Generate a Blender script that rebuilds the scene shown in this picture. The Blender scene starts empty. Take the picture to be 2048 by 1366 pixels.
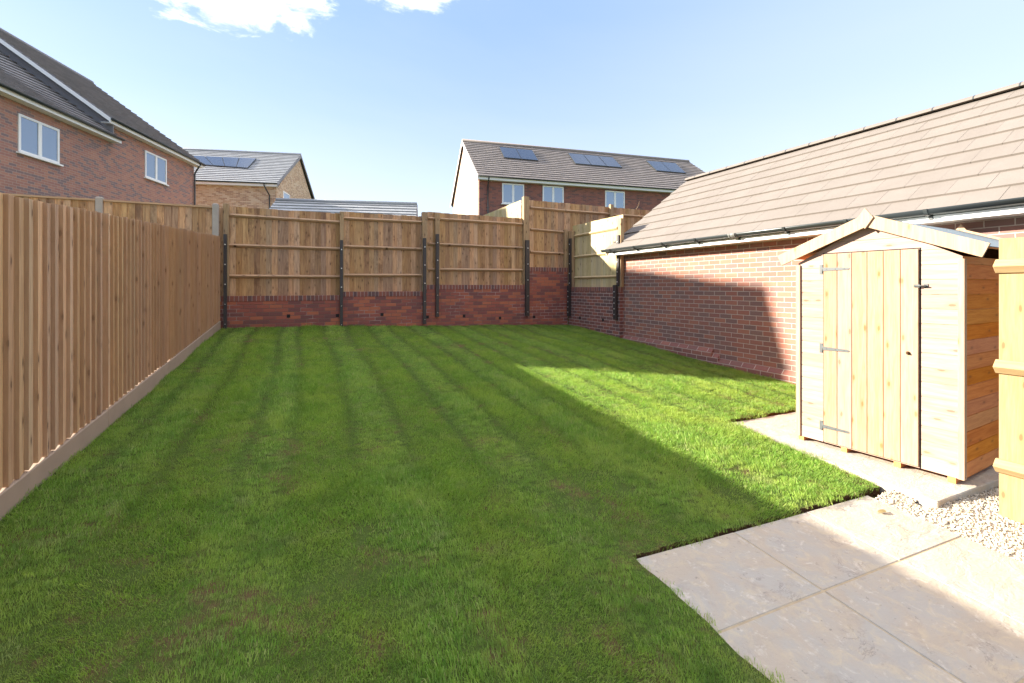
import bpy, bmesh, math, random
from mathutils import Vector, Matrix
random.seed(7)
R = math.radians
S = bpy.context.scene
COL = S.collection
# ------------------------------------------------------------------ camera numbers (garden axes: +Y along the left fence, +X along the back wall)
TH = math.atan(411 / 910.0); CT, ST = math.cos(TH), math.sin(TH)
CZ = 1.5
def ray(u, v):
    a, b = (u - 1024) / 910.0, (574 - v) / 910.0
    return Vector((a * CT + ST, -a * ST + CT, b))
def on_y(u, v, Y):
    r = ray(u, v); t = Y / r.y; return Vector((r.x * t, Y, CZ + r.z * t))
def on_x(u, v, X):
    r = ray(u, v); t = X / r.x; return Vector((X, r.y * t, CZ + r.z * t))
def on_plane(u, v, p, n):
    r = ray(u, v); c = Vector((0, 0, CZ)); t = (Vector(p) - c).dot(n) / r.dot(n); return c + r * t
def g(x, y):                                   # height of the sloping garden
    return -0.01 + 0.068 * y - 0.027 * x
SUN_DIR = Vector((-0.838, 0.545, 0)).normalized() * math.cos(R(21.6)) + Vector((0, 0, math.sin(R(21.6))))

# ------------------------------------------------------------------ node helpers
class NT:
    def __init__(s, tree): s.t = tree; s.n = tree.nodes; s.l = tree.links
    def add(s, typ, ins=None, **props):
        nd = s.n.new(typ)
        for k, v in props.items(): setattr(nd, k, v)
        for k, v in (ins or {}).items(): s.put(nd.inputs[k], v)
        return nd
    def put(s, sock, v):
        if isinstance(v, bpy.types.NodeSocket): s.l.new(v, sock)
        elif isinstance(v, bpy.types.Node): s.l.new(v.outputs[0], sock)
        else:
            if isinstance(v, (tuple, list)) and len(v) == 3 and sock.type == 'RGBA': v = (*v, 1)
            sock.default_value = v
    def m(s, op, a, b=0.0, c=0.0, clamp=False):
        nd = s.n.new('ShaderNodeMath'); nd.operation = op; nd.use_clamp = clamp
        s.put(nd.inputs[0], a); s.put(nd.inputs[1], b); s.put(nd.inputs[2], c)
        return nd.outputs[0]
    def vm(s, op, a, b=(0, 0, 0)):
        nd = s.n.new('ShaderNodeVectorMath'); nd.operation = op
        s.put(nd.inputs[0], a); s.put(nd.inputs[1], b); return nd.outputs[0]
    def mix(s, f, a, b, blend='MIX'):
        nd = s.n.new('ShaderNodeMix'); nd.data_type = 'RGBA'; nd.blend_type = blend
        s.put(nd.inputs[0], f); s.put(nd.inputs[6], a); s.put(nd.inputs[7], b); return nd.outputs[2]
    def ramp(s, f, stops, interp='LINEAR'):
        nd = s.n.new('ShaderNodeValToRGB'); cr = nd.color_ramp; cr.interpolation = interp
        while len(cr.elements) < len(stops): cr.elements.new(0.5)
        for e, (p, c) in zip(cr.elements, stops):
            e.position = p; e.color = (*c, 1) if len(c) == 3 else c
        s.put(nd.inputs[0], f); return nd.outputs[0]
    def noise(s, vec, scale, detail=4, rough=0.55, dist=0.0):
        nd = s.add('ShaderNodeTexNoise', {'Vector': vec, 'Scale': scale, 'Detail': detail, 'Roughness': rough, 'Distortion': dist})
        return nd.outputs['Fac']
    def mr(s, v, a, b, c=0.0, d=1.0, smooth=True):
        nd = s.n.new('ShaderNodeMapRange'); nd.interpolation_type = 'SMOOTHSTEP' if smooth else 'LINEAR'
        for i, x in enumerate((v, a, b, c, d)): s.put(nd.inputs[i], x)
        return nd.outputs[0]
def new_mat(name):
    m = bpy.data.materials.new(name); m.use_nodes = True
    t = NT(m.node_tree); bs = m.node_tree.nodes['Principled BSDF']
    return m, t, bs
def bump(t, bs, h, dist, strength=1.0):
    b = t.add('ShaderNodeBump', {'Height': h, 'Distance': dist, 'Strength': strength}); t.put(bs.inputs['Normal'], b)
def plain(name, col, rough=0.5, metal=0.0, var=0.0, scale=12):
    m, t, bs = new_mat(name)
    bs.inputs['Roughness'].default_value = rough; bs.inputs['Metallic'].default_value = metal
    if var:
        co = t.add('ShaderNodeTexCoord').outputs['Object']
        f = t.noise(co, scale, 6)
        t.put(bs.inputs['Base Color'], t.mix(f, tuple(c * (1 - var) for c in col), tuple(min(1, c * (1 + var)) for c in col)))
        bump(t, bs, t.noise(co, scale * 6, 4), 0.002, 0.5)
    else:
        bs.inputs['Base Color'].default_value = (*col, 1)
    return m
def brick(name, pal, mortar, bw=0.225, bh=0.075, joint=0.010, half=0.5, voff=0.0, hide=0.0, grime=0.25, bumpd=0.004, white=0.0, base_z=None):
    m, t, bs = new_mat(name)
    uv = t.add('ShaderNodeTexCoord').outputs['UV']
    sp = t.add('ShaderNodeSeparateXYZ', {0: uv}); U = sp.outputs[0]; V = t.m('ADD', sp.outputs[1], voff)
    wob = t.m('MULTIPLY', t.m('SUBTRACT', t.noise(uv, 26, 3), 0.5), 0.006)
    U2 = t.m('ADD', U, wob); V2 = t.m('ADD', V, wob)
    rv = t.m('DIVIDE', V2, bh); row = t.m('FLOOR', rv)
    ru = t.m('ADD', t.m('DIVIDE', U2, bw), t.m('MULTIPLY', t.m('FLOORED_MODULO', row, 2.0), half)); colm = t.m('FLOOR', ru)
    fx = t.m('MULTIPLY', t.m('FRACT', ru), bw); fy = t.m('MULTIPLY', t.m('FRACT', rv), bh)
    e = t.m('MINIMUM', fx, fy) if half >= 0 else fx
    mort = t.mr(e, joint * 0.75, joint * 1.25, 1.0, 0.0)
    idv = t.add('ShaderNodeCombineXYZ', {0: colm, 1: row, 2: 3.7})
    wn = t.add('ShaderNodeTexWhiteNoise', {'Vector': idv}, noise_dimensions='3D')
    n = len(pal)
    c = t.ramp(wn.outputs[0], [(i / n, p) for i, p in enumerate(pal)], 'CONSTANT')
    c = t.mix(t.m('MULTIPLY', t.noise(uv, 60, 5, 0.7), 0.6), c, t.mix(0.5, c, (0.08, 0.04, 0.035)))
    c = t.mix(t.mr(t.noise(uv, 1.1, 5, 0.6), 0.45, 0.75, 0, grime), c, (0.09, 0.06, 0.05))
    mc = t.mix(t.noise(uv, 9, 4), mortar, tuple(x * 0.75 for x in mortar))
    if hide:
        mc = t.mix(t.mr(t.noise(uv, 1.7, 4, 0.6), 0.50, 0.62, hide, 0.0), mc, (0.16, 0.075, 0.055))
    c = t.mix(mort, c, mc)
    if white:
        c = t.mix(t.mr(t.noise(uv, 4.5, 6, 0.7), 0.66, 0.8, 0, white), c, (0.5, 0.45, 0.42))
    t.put(bs.inputs['Base Color'], c)
    bs.inputs['Roughness'].default_value = 0.85
    h = t.m('ADD', t.m('SUBTRACT', 1.0, mort), t.m('MULTIPLY', t.noise(uv, 90, 5, 0.7), 0.35))
    bump(t, bs, h, bumpd, 0.9)
    return m
def wood(name, dark, light, axis='Z', isl=0.35, knots=1.0, grain=1.0, rough=0.75, grey=0.0, kcol=(0.10, 0.045, 0.02), wet=0.0, edge=None):
    m, t, bs = new_mat(name)
    co = t.add('ShaderNodeTexCoord').outputs['Object']
    isn = t.add('ShaderNodeNewGeometry').outputs['Random Per Island']
    off = t.add('ShaderNodeCombineXYZ', {0: t.m('MULTIPLY', isn, 37.0), 1: t.m('MULTIPLY', isn, 91.0), 2: t.m('MULTIPLY', isn, 53.0)})
    sc = {'Z': (1, 1, 0.07), 'X': (0.07, 1, 1), 'Y': (1, 0.07, 1)}[axis]
    v = t.vm('ADD', co, off)
    vs = t.vm('MULTIPLY', v, sc)
    n1 = t.noise(vs, 34, 6, 0.62, 0.6)
    n2 = t.noise(vs, 110, 3, 0.6)
    f = t.m('ADD', t.m('MULTIPLY', n1, 0.75), t.m('MULTIPLY', n2, 0.35))
    c = t.mix(t.mr(f, 0.34, 0.74), dark, light)
    sk = {'Z': (1, 1, 0.30), 'X': (0.30, 1, 1), 'Y': (1, 0.30, 1)}[axis]
    sv = t.add('ShaderNodeSeparateXYZ', {0: v}); al = {'Z': 2, 'X': 0, 'Y': 1}[axis]; ot = [k for k in range(3) if k != al]
    kv = t.add('ShaderNodeCombineXYZ', {0: t.m('ADD', sv.outputs[ot[0]], sv.outputs[ot[1]]), 1: t.m('MULTIPLY', sv.outputs[al], 0.36)})
    vo = t.add('ShaderNodeTexVoronoi', {'Vector': kv, 'Scale': 9.5, 'Randomness': 1.0}, voronoi_dimensions='2D')
    sel = t.m('GREATER_THAN', t.add('ShaderNodeSeparateColor', {0: vo.outputs['Color']}).outputs[0], 0.45)
    d = t.m('ADD', vo.outputs['Distance'], t.m('MULTIPLY', t.m('SUBTRACT', t.noise(v, 40, 3), 0.5), 0.06))
    c = t.mix(t.m('MULTIPLY', t.m('MULTIPLY', t.mr(d, 0.06, 0.22, 0.45, 0.0), sel), knots), c, kcol)
    c = t.mix(t.m('MULTIPLY', t.m('MULTIPLY', t.mr(d, 0.05, 0.095, 0.85, 0.0), sel), knots), c, tuple(k * 0.6 for k in kcol))
    hsv = t.add('ShaderNodeHueSaturation', {'Color': c, 'Hue': t.mr(isn, 0, 1, 0.494, 0.507, False),
            'Saturation': t.mr(t.m('FRACT', t.m('MULTIPLY', isn, 7.3)), 0, 1, 0.88, 1.1, False),
            'Value': t.mr(t.m('FRACT', t.m('MULTIPLY', isn, 13.7)), 0, 1, 1 - isl, 1 + isl, False)}).outputs[0]
    if grey:
        hsv = t.mix(t.mr(t.noise(t.vm('MULTIPLY', co, sk), 3.0, 5, 0.6), 0.42, 0.7, 0, grey), hsv, (0.20, 0.15, 0.115))
    if wet:
        hsv = t.mix(t.mr(t.noise(t.vm('MULTIPLY', v, (1.0, 1.0, 0.55)), 2.6, 6, 0.7), 0.52, 0.68, 0, wet), hsv, (0.13, 0.062, 0.035))
    if edge:                                    # painted shade: browner on the narrow board sides turned from the open sky
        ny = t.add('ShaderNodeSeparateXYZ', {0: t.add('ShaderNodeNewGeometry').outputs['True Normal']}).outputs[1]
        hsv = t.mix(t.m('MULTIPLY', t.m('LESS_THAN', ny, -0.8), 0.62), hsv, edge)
    t.put(bs.inputs['Base Color'], hsv)
    bs.inputs['Roughness'].default_value = rough
    bs.inputs['Specular IOR Level'].default_value = 0.25
    bump(t, bs, f, 0.0025 * grain, 0.6)
    return m
def tiles(name, ca, cb, rough=0.7, spec=0.4, var=0.18):
    m, t, bs = new_mat(name)
    co = t.add('ShaderNodeTexCoord').outputs['Object']
    isn = t.add('ShaderNodeNewGeometry').outputs['Random Per Island']
    c = t.mix(t.noise(co, 3.0, 6, 0.65), ca, cb)
    c = t.add('ShaderNodeHueSaturation', {'Color': c, 'Value': t.mr(isn, 0, 1, 1 - var, 1 + var, False)}).outputs[0]
    c = t.mix(t.mr(t.noise(co, 70, 4, 0.7), 0.5, 0.75, 0, 0.3), c, tuple(x * 0.55 for x in ca))
    t.put(bs.inputs['Base Color'], c); bs.inputs['Roughness'].default_value = rough
    bs.inputs['Specular IOR Level'].default_value = spec
    bump(t, bs, t.noise(co, 120, 4, 0.7), 0.002, 0.5)
    return m

# ------------------------------------------------------------------ mesh builder
class MB:
    def __init__(s): s.v = []; s.f = []; s.sm = []
    def poly(s, pts, smooth=False):
        i = len(s.v); s.v += [tuple(p) for p in pts]; s.f.append(tuple(range(i, i + len(pts)))); s.sm.append(smooth)
    def hexa(s, p):                            # 8 corners: bottom 0-3 loop, top 4-7 loop
        i = len(s.v); s.v += [tuple(q) for q in p]
        for f in ((3, 2, 1, 0), (4, 5, 6, 7), (0, 1, 5, 4), (1, 2, 6, 5), (2, 3, 7, 6), (3, 0, 4, 7)):
            s.f.append(tuple(i + k for k in f)); s.sm.append(False)
        return s
    def box(s, x0, x1, y0, y1, z0, z1, M=None):
        p = [Vector(q) for q in ((x0, y0, z0), (x1, y0, z0), (x1, y1, z0), (x0, y1, z0), (x0, y0, z1), (x1, y0, z1), (x1, y1, z1), (x0, y1, z1))]
        if M is not None: p = [M @ q for q in p]
        return s.hexa(p)
    def prism(s, pts, d):                      # extrude a polygon by the vector d
        i = len(s.v); n = len(pts); d = Vector(d)
        s.v += [tuple(p) for p in pts] + [tuple(Vector(p) + d) for p in pts]
        s.f.append(tuple(range(i + n - 1, i - 1, -1))); s.f.append(tuple(range(i + n, i + 2 * n))); s.sm += [False, False]
        for k in range(n):
            k2 = (k + 1) % n; s.f.append((i + k, i + k2, i + n + k2, i + n + k)); s.sm.append(False)
        return s
    def tube(s, a, b, r, n=12, r2=None, cap=True):
        a, b = Vector(a), Vector(b); r2 = r if r2 is None else r2
        d = (b - a).normalized(); x = d.orthogonal().normalized(); y = d.cross(x)
        i = len(s.v)
        for p, rr in ((a, r), (b, r2)):
            for k in range(n):
                w = 2 * math.pi * k / n; s.v.append(tuple(p + (x * math.cos(w) + y * math.sin(w)) * rr))
        for k in range(n):
            k2 = (k + 1) % n; s.f.append((i + k, i + k2, i + n + k2, i + n + k)); s.sm.append(True)
        if cap:
            s.f.append(tuple(range(i + n - 1, i - 1, -1))); s.f.append(tuple(range(i + n, i + 2 * n))); s.sm += [False, False]
        return s
    def build(s, name, mats, parent=None, loc=None, bevel=0.0, fix=True):
        me = bpy.data.meshes.new(name); me.from_pydata(s.v, [], s.f)
        bm = bmesh.new(); bm.from_mesh(me)
        if fix: bmesh.ops.recalc_face_normals(bm, faces=bm.faces)
        bm.faces.ensure_lookup_table()
        for fc, sm in zip(bm.faces, s.sm): fc.smooth = sm
        uvl = bm.loops.layers.uv.new('UVMap')
        for fc in bm.faces:
            n = fc.normal; ax = max(range(3), key=lambda k: abs(n[k]) + (0.05 if k == 2 else 0) * 0)
            for lp in fc.loops:
                c = lp.vert.co
                lp[uvl].uv = ((c.y, c.z), (c.x, c.z), (c.x, c.y))[ax]
        bm.to_mesh(me); bm.free()
        for mm in (mats if isinstance(mats, (list, tuple)) else [mats]): me.materials.append(mm)
        o = bpy.data.objects.new(name, me); COL.objects.link(o)
        if parent is not None:
            o.parent = parent
            if loc is None and parent.get('worldkids'): o.location = -Vector(parent.location)
        if loc is not None: o.location = loc
        if bevel:
            bv = o.modifiers.new('edge', 'BEVEL'); bv.width = bevel; bv.segments = 1; bv.limit_method = 'ANGLE'; bv.angle_limit = R(40)
        return o
def tag(o, label, cat, group=None, kind=None):
    o['label'] = label; o['category'] = cat
    if group: o['group'] = group
    if kind: o['kind'] = kind
    return o
def thing(name, label, cat, loc=(0, 0, 0), rz=0.0, group=None, world=True):
    o = bpy.data.objects.new(name, None); COL.objects.link(o); o.location = loc; o.rotation_euler = (0, 0, rz)
    o.empty_display_size = 0.2
    if world and rz == 0: o['worldkids'] = 1
    return tag(o, label, cat, group)

# ------------------------------------------------------------------ materials
M = {}
M['garage_brick'] = brick('garage_brick', [(0.32, 0.125, 0.085), (0.355, 0.142, 0.092), (0.275, 0.115, 0.085), (0.235, 0.128, 0.105), (0.37, 0.15, 0.095), (0.31, 0.128, 0.09), (0.265, 0.128, 0.10), (0.21, 0.118, 0.10)], (0.49, 0.405, 0.345), grime=0.10, white=0.12)
M['retaining_brick'] = brick('retaining_brick', [(0.36, 0.10, 0.062), (0.43, 0.125, 0.062), (0.28, 0.082, 0.062), (0.20, 0.07, 0.06), (0.45, 0.135, 0.066), (0.33, 0.093, 0.062), (0.25, 0.075, 0.06), (0.37, 0.107, 0.062)], (0.42, 0.30, 0.26), voff=-0.02, hide=0.85, grime=0.45, white=0.22)
M['coping_brick'] = brick('coping_brick', [(0.25, 0.08, 0.055), (0.29, 0.09, 0.055), (0.19, 0.07, 0.055), (0.13, 0.065, 0.06), (0.27, 0.09, 0.06), (0.22, 0.075, 0.055)], (0.48, 0.37, 0.32), bw=0.075, bh=50.0, half=-1, hide=0.3, grime=0.3)
M['side_brick'] = brick('side_brick', [(0.27, 0.09, 0.065), (0.30, 0.10, 0.065), (0.20, 0.08, 0.065), (0.14, 0.07, 0.065), (0.25, 0.09, 0.07), (0.17, 0.08, 0.07)], (0.52, 0.42, 0.37), grime=0.3, white=0.35)
M['red_house_brick'] = brick('red_house_brick', [(0.42, 0.20, 0.145), (0.47, 0.23, 0.16), (0.385, 0.18, 0.14), (0.27, 0.175, 0.16), (0.46, 0.22, 0.15), (0.24, 0.165, 0.16), (0.41, 0.20, 0.15)], (0.46, 0.34, 0.28), joint=0.010, grime=0.12)
M['far_house_brick'] = brick('far_house_brick', [(0.28, 0.10, 0.07), (0.32, 0.12, 0.08), (0.23, 0.088, 0.07), (0.16, 0.08, 0.07), (0.30, 0.11, 0.08)], (0.30, 0.18, 0.145), joint=0.008, grime=0.12)
M['buff_brick'] = brick('buff_brick', [(0.56, 0.38, 0.23), (0.63, 0.44, 0.28), (0.47, 0.29, 0.17), (0.54, 0.34, 0.20), (0.40, 0.24, 0.15), (0.65, 0.49, 0.33)], (0.66, 0.56, 0.44), joint=0.011, grime=0.10)
M['render'] = plain('pale_render', (0.44, 0.31, 0.24), 0.9, var=0.05, scale=4)
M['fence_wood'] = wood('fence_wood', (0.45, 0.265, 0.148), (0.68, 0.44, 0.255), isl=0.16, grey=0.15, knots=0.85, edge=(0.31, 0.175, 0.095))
M['back_wood'] = wood('back_wood', (0.31, 0.165, 0.082), (0.55, 0.325, 0.165), isl=0.27, grey=0.25, wet=0.6, knots=0.65)
M['rail_wood'] = wood('rail_wood', (0.30, 0.165, 0.085), (0.46, 0.28, 0.155), axis='X', isl=0.12, grey=0.3)
M['rail_wood_y'] = wood('rail_wood_y', (0.36, 0.26, 0.13), (0.52, 0.38, 0.20), axis='Y', isl=0.1)
M['post_wood'] = wood('post_wood', (0.24, 0.14, 0.07), (0.40, 0.25, 0.13), isl=0.12, grey=0.4)
M['fresh_wood'] = wood('fresh_wood', (0.38, 0.30, 0.15), (0.54, 0.43, 0.23), isl=0.10, knots=0.7)
M['near_wood'] = wood('near_wood', (0.235, 0.135, 0.052), (0.32, 0.20, 0.088), isl=0.08, knots=0.8, kcol=(0.22, 0.10, 0.03))
M['near_rail_wood'] = wood('near_rail_wood', (0.26, 0.165, 0.075), (0.35, 0.235, 0.12), axis='Y', isl=0.05, knots=0.6, kcol=(0.22, 0.10, 0.03))
M['shed_clad'] = wood('shed_cladding_wood', (0.29, 0.180, 0.136), (0.385, 0.258, 0.208), axis='Y', isl=0.08, knots=0.6, kcol=(0.26, 0.10, 0.035), grain=0.5)  # front: same wood as the side, sunlit paleness put into the colour
M['shed_side'] = wood('shed_side_wood', (0.44, 0.130, 0.024), (0.58, 0.212, 0.046), axis='X', isl=0.07, knots=0.5, kcol=(0.22, 0.08, 0.025), grain=0.5)  # side: same wood as the front, its shaded orange put into the colour
M['shed_door'] = wood('shed_door_wood', (0.28, 0.162, 0.102), (0.37, 0.24, 0.165), axis='Z', isl=0.06, knots=0.7, kcol=(0.32, 0.13, 0.04), grain=0.4)
M['shed_trim'] = wood('shed_trim_wood', (0.31, 0.185, 0.115), (0.405, 0.265, 0.18), axis='Z', isl=0.05, knots=0.6, kcol=(0.32, 0.13, 0.04), grain=0.4)
M['concrete'] = plain('grey_concrete', (0.36, 0.31, 0.265), 0.9, var=0.16, scale=7)
M['gravel_board_concrete'] = plain('gravel_board_concrete', (0.34, 0.245, 0.175), 0.9, var=0.18, scale=5)
M['steel'] = plain('brown_black_steel', (0.038, 0.030, 0.028), 0.5, var=0.25, scale=9)
M['bolt'] = plain('zinc_bolt', (0.70, 0.68, 0.63), 0.35, 0.5)
M['upvc'] = plain('white_upvc', (0.80, 0.79, 0.76), 0.35)
M['gutter'] = plain('black_gutter_plastic', (0.028, 0.032, 0.032), 0.3)
M['hinge'] = plain('galvanised_hinge', (0.075, 0.08, 0.08), 0.55, 0.2)
M['dark'] = plain('dark_hole', (0.012, 0.010, 0.010), 0.9)
M['felt'] = plain('grey_roofing_felt', (0.20, 0.24, 0.26), 0.85, var=0.15, scale=40)
M['glass'] = plain('window_glass', (0.24, 0.29, 0.36), 0.03, 0.6); 
M['glass'].node_tree.nodes['Principled BSDF'].inputs['Specular IOR Level'].default_value = 1.0
M['solar'] = plain('solar_panel_glass', (0.035, 0.045, 0.065), 0.14)
M['solar'].node_tree.nodes['Principled BSDF'].inputs['Specular IOR Level'].default_value = 0.8
M['garage_tile'] = tiles('brown_concrete_tile', (0.136, 0.116, 0.101), (0.175, 0.151, 0.134), 0.85, 0.2, 0.035)
M['house_tile'] = tiles('dark_roof_tile', (0.185, 0.172, 0.175), (0.245, 0.23, 0.235), 0.6, 0.4, 0.10)
M['far_tile'] = tiles('brown_roof_tile', (0.20, 0.165, 0.145), (0.25, 0.21, 0.185), 0.65, 0.35, 0.10)
M['grey_tile'] = tiles('grey_roof_tile', (0.25, 0.25, 0.25), (0.33, 0.33, 0.325), 0.42, 0.6, 0.08)

# ------------------------------------------------------------------ terrain
def terrain_z(x, y):
    z = -0.01 + 0.068 * max(-20, min(y, 38)) - 0.027 * max(-14, min(x, 14))
    if y > 10.25: z += 0.74 * min(1, (y - 10.25) / 0.08)
    if x > 6.45 and y > 8.4: z += 0.5 * min(1, (x - 6.45) / 0.5) * (1 if y < 10.25 else 0)
    return z - 0.06
def lines(a, b, step, extra): 
    xs = set(extra); x = a
    while x <= b: xs.add(round(x, 3)); x += step
    return sorted(xs)
xs = lines(-400, 400, 100, []) + lines(-60, 80, 5, [6.4, 6.45, 6.95, -1.5])
ys = lines(-400, 400, 100, []) + lines(-40, 90, 4, [10.25, 10.33, 10.5, 8.4, 8.45])
xs = sorted(set(xs)); ys = sorted(set(ys))
mb = MB(); mb.v = [(x, y, terrain_z(x, y)) for y in ys for x in xs]
nx = len(xs)
for j in range(len(ys) - 1):
    for i in range(nx - 1):
        mb.f.append((j * nx + i, j * nx + i + 1, (j + 1) * nx + i + 1, (j + 1) * nx + i)); mb.sm.append(True)
m, t, bs = new_mat('ground_turf')
co = t.add('ShaderNodeTexCoord').outputs['Object']
t.put(bs.inputs['Base Color'], t.mix(t.noise(co, 0.6, 8, 0.65), (0.045, 0.085, 0.018), (0.11, 0.13, 0.04)))
bs.inputs['Roughness'].default_value = 0.95
tag(mb.build('ground', m), 'rough turf ground spreading beyond the fences', 'ground', kind='structure')

# ------------------------------------------------------------------ lawn
def slab_x(y): return 3.854 + (y - 1.605) * 0.0769
XL, XR, YB, YT = -1.47, 6.27, -1.2, 10.19
PX, PY = 1.575, 1.935          # patio corner
SY = 3.43                    # far edge of the shed base
cx = lines(-1.47, 6.27, 0.05, [XL, PX, 3.9, XR]); cy = lines(-1.2, 10.19, 0.08, [YB, PY, SY, YT])
cx = [c for c in cx if all(abs(c - e) > 0.015 or c == e for e in (XL, PX, 3.9, XR))]
cy = [c for c in cy if all(abs(c - e) > 0.03 or c == e for e in (YB, PY, SY, YT))]
def lawn_in(x, y):
    if y < PY: return x < PX
    if y < SY: return x < 3.9
    return True
def lawn_pt(x, y):
    xx = x
    if y >= PY - 1e-6 and x > PX:
        e = slab_x(min(y, SY))
        xx = PX + (x - PX) * (e - PX) / (3.9 - PX) if x <= 3.9 else e + (x - 3.9) * (XR - e) / (XR - 3.9)
    jig = 0.0
    if abs(x - PX) < 1e-3 and y < PY: jig = 0.005 * math.sin(y * 13) + 0.006 * math.sin(y * 57 + 1)
    if abs(x - 3.9) < 1e-3 and y <= SY: jig = 0.012 * math.sin(y * 31) + 0.008 * math.sin(y * 71)
    yy = y
    if abs(y - PY) < 1e-3 and x >= PX: yy += 0.006 * math.sin(x * 17 + 1) + 0.006 * math.sin(x * 47) + 0.014 * (x - PX) / 2.3
    if abs(y - SY) < 1e-3 and x >= 3.9: yy += 0.014 * math.sin(x * 19) + 0.01 * math.sin(x * 53)
    und = 0.012 * math.sin(xx * 1.7 + 0.6) * math.sin(yy * 1.3) + 0.006 * math.sin(xx * 5.1) * math.cos(yy * 4.3)
    return (xx + jig, yy, g(xx, yy) + 0.002 + und)
idx = {}; mb = MB(); soil = MB()
def vid(i, j):
    if (i, j) not in idx:
        idx[(i, j)] = len(mb.v); mb.v.append(lawn_pt(cx[i], cy[j]))
    return idx[(i, j)]
cells = {(i, j) for i in range(len(cx) - 1) for j in range(len(cy) - 1) if lawn_in((cx[i] + cx[i + 1]) / 2, (cy[j] + cy[j + 1]) / 2)}
for (i, j) in sorted(cells):
    mb.f.append((vid(i, j), vid(i + 1, j), vid(i + 1, j + 1), vid(i, j + 1))); mb.sm.append(True)
lawn_v, lawn_f = list(mb.v), list(mb.f)
for (i, j) in sorted(cells):                    # the cut edge of the turf
    for (di, dj, a, b) in ((-1, 0, (i, j + 1), (i, j)), (1, 0, (i + 1, j), (i + 1, j + 1)), (0, -1, (i, j), (i + 1, j)), (0, 1, (i + 1, j + 1), (i, j + 1))):
        if (i + di, j + dj) not in cells:
            p, q = Vector(mb.v[vid(*a)]), Vector(mb.v[vid(*b)])
            mb.poly([p, q, q - Vector((0, 0, 0.12)), p - Vector((0, 0, 0.12))])
m, t, bs = new_mat('lawn_soil')
co = t.add('ShaderNodeTexCoord').outputs['Object']
c = t.mix(t.noise(co, 14, 6, 0.7), (0.045, 0.075, 0.015), (0.10, 0.13, 0.035))
c = t.mix(t.mr(t.noise(co, 3, 6, 0.7), 0.5, 0.68), c, (0.13, 0.085, 0.045))
ge = t.add('ShaderNodeNewGeometry'); nz = t.add('ShaderNodeSeparateXYZ', {0: ge.outputs['Normal']}).outputs[2]
c = t.mix(t.m('LESS_THAN', t.m('ABSOLUTE', nz), 0.5), c, (0.075, 0.045, 0.024))
t.put(bs.inputs['Base Color'], c); bs.inputs['Roughness'].default_value = 1.0; bs.inputs['Specular IOR Level'].default_value = 0.0
bump(t, bs, t.noise(co, 60, 5), 0.02)
tag(mb.build('lawn', m, fix=False), 'turf soil under the mown back garden grass', 'lawn', kind='structure')

# grass blades: tufts scattered by geometry nodes
def grass_mat():
    m, t, bs = new_mat('grass_blade')
    ob = t.add('ShaderNodeObjectInfo'); ge = t.add('ShaderNodeNewGeometry')
    pos = ge.outputs['Position']
    r = t.m('FRACT', t.m('ADD', ob.outputs['Random'], t.m('MULTIPLY', ge.outputs['Random Per Island'], 0.6)))
    c = t.ramp(r, [(0, (0.100, 0.215, 0.035)), (0.40, (0.182, 0.348, 0.050)), (0.74, (0.285, 0.465, 0.076)), (0.90, (0.36, 0.46, 0.12)), (1, (0.52, 0.46, 0.22))])
    p2 = t.vm('MULTIPLY', pos, (1, 1, 0))
    c = t.mix(t.mr(t.noise(p2, 1.5, 6, 0.7), 0.43, 0.64, 0, 0.8), c, (0.37, 0.47, 0.09))
    c = t.mix(t.mr(t.noise(p2, 2.6, 5, 0.65), 0.52, 0.70, 0, 0.6), c, (0.068, 0.175, 0.038))
    c = t.mix(t.mr(t.noise(t.vm('MULTIPLY', p2, (1.0, 1.6, 0)), 3.7, 3, 0.6), 0.56, 0.70, 0, 0.6), c, (0.38, 0.38, 0.17))
    c = t.mix(t.mr(t.noise(p2, 8.5, 4, 0.65), 0.50, 0.68, 0, 0.6), c, (0.060, 0.150, 0.036))
    c = t.mix(t.mr(t.noise(t.vm('ADD', p2, (7.3, 2.1, 0)), 6.5, 5, 0.7), 0.56, 0.70, 0, 0.5), c, (0.36, 0.42, 0.13))
    y = t.add('ShaderNodeSeparateXYZ', {0: pos}).outputs[1]
    near = t.mr(y, 5.0, 1.6)
    c = t.mix(t.m('MULTIPLY', near, t.mr(t.noise(p2, 4.5, 6, 0.72), 0.54, 0.68, 0, 0.5)), c, (0.28, 0.24, 0.10))
    at = t.add('ShaderNodeAttribute', attribute_name='crush', attribute_type='INSTANCER').outputs['Fac']
    c = t.mix(t.m('MULTIPLY', at, 0.85), c, (0.038, 0.110, 0.034))
    t.put(bs.inputs['Base Color'], c); bs.inputs['Roughness'].default_value = 0.55
    bs.inputs['Specular IOR Level'].default_value = 0.25
    tr = t.add('ShaderNodeBsdfTranslucent', {'Color': t.mix(0.5, c, (0.42, 0.60, 0.05))})
    mx = t.add('ShaderNodeMixShader', {0: 0.42, 1: bs.outputs[0], 2: tr.outputs[0]})
    t.put(t.n['Material Output'].inputs['Surface'], mx)
    return m
GM = grass_mat()
src = bpy.data.collections.new('grass_tufts')
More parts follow.
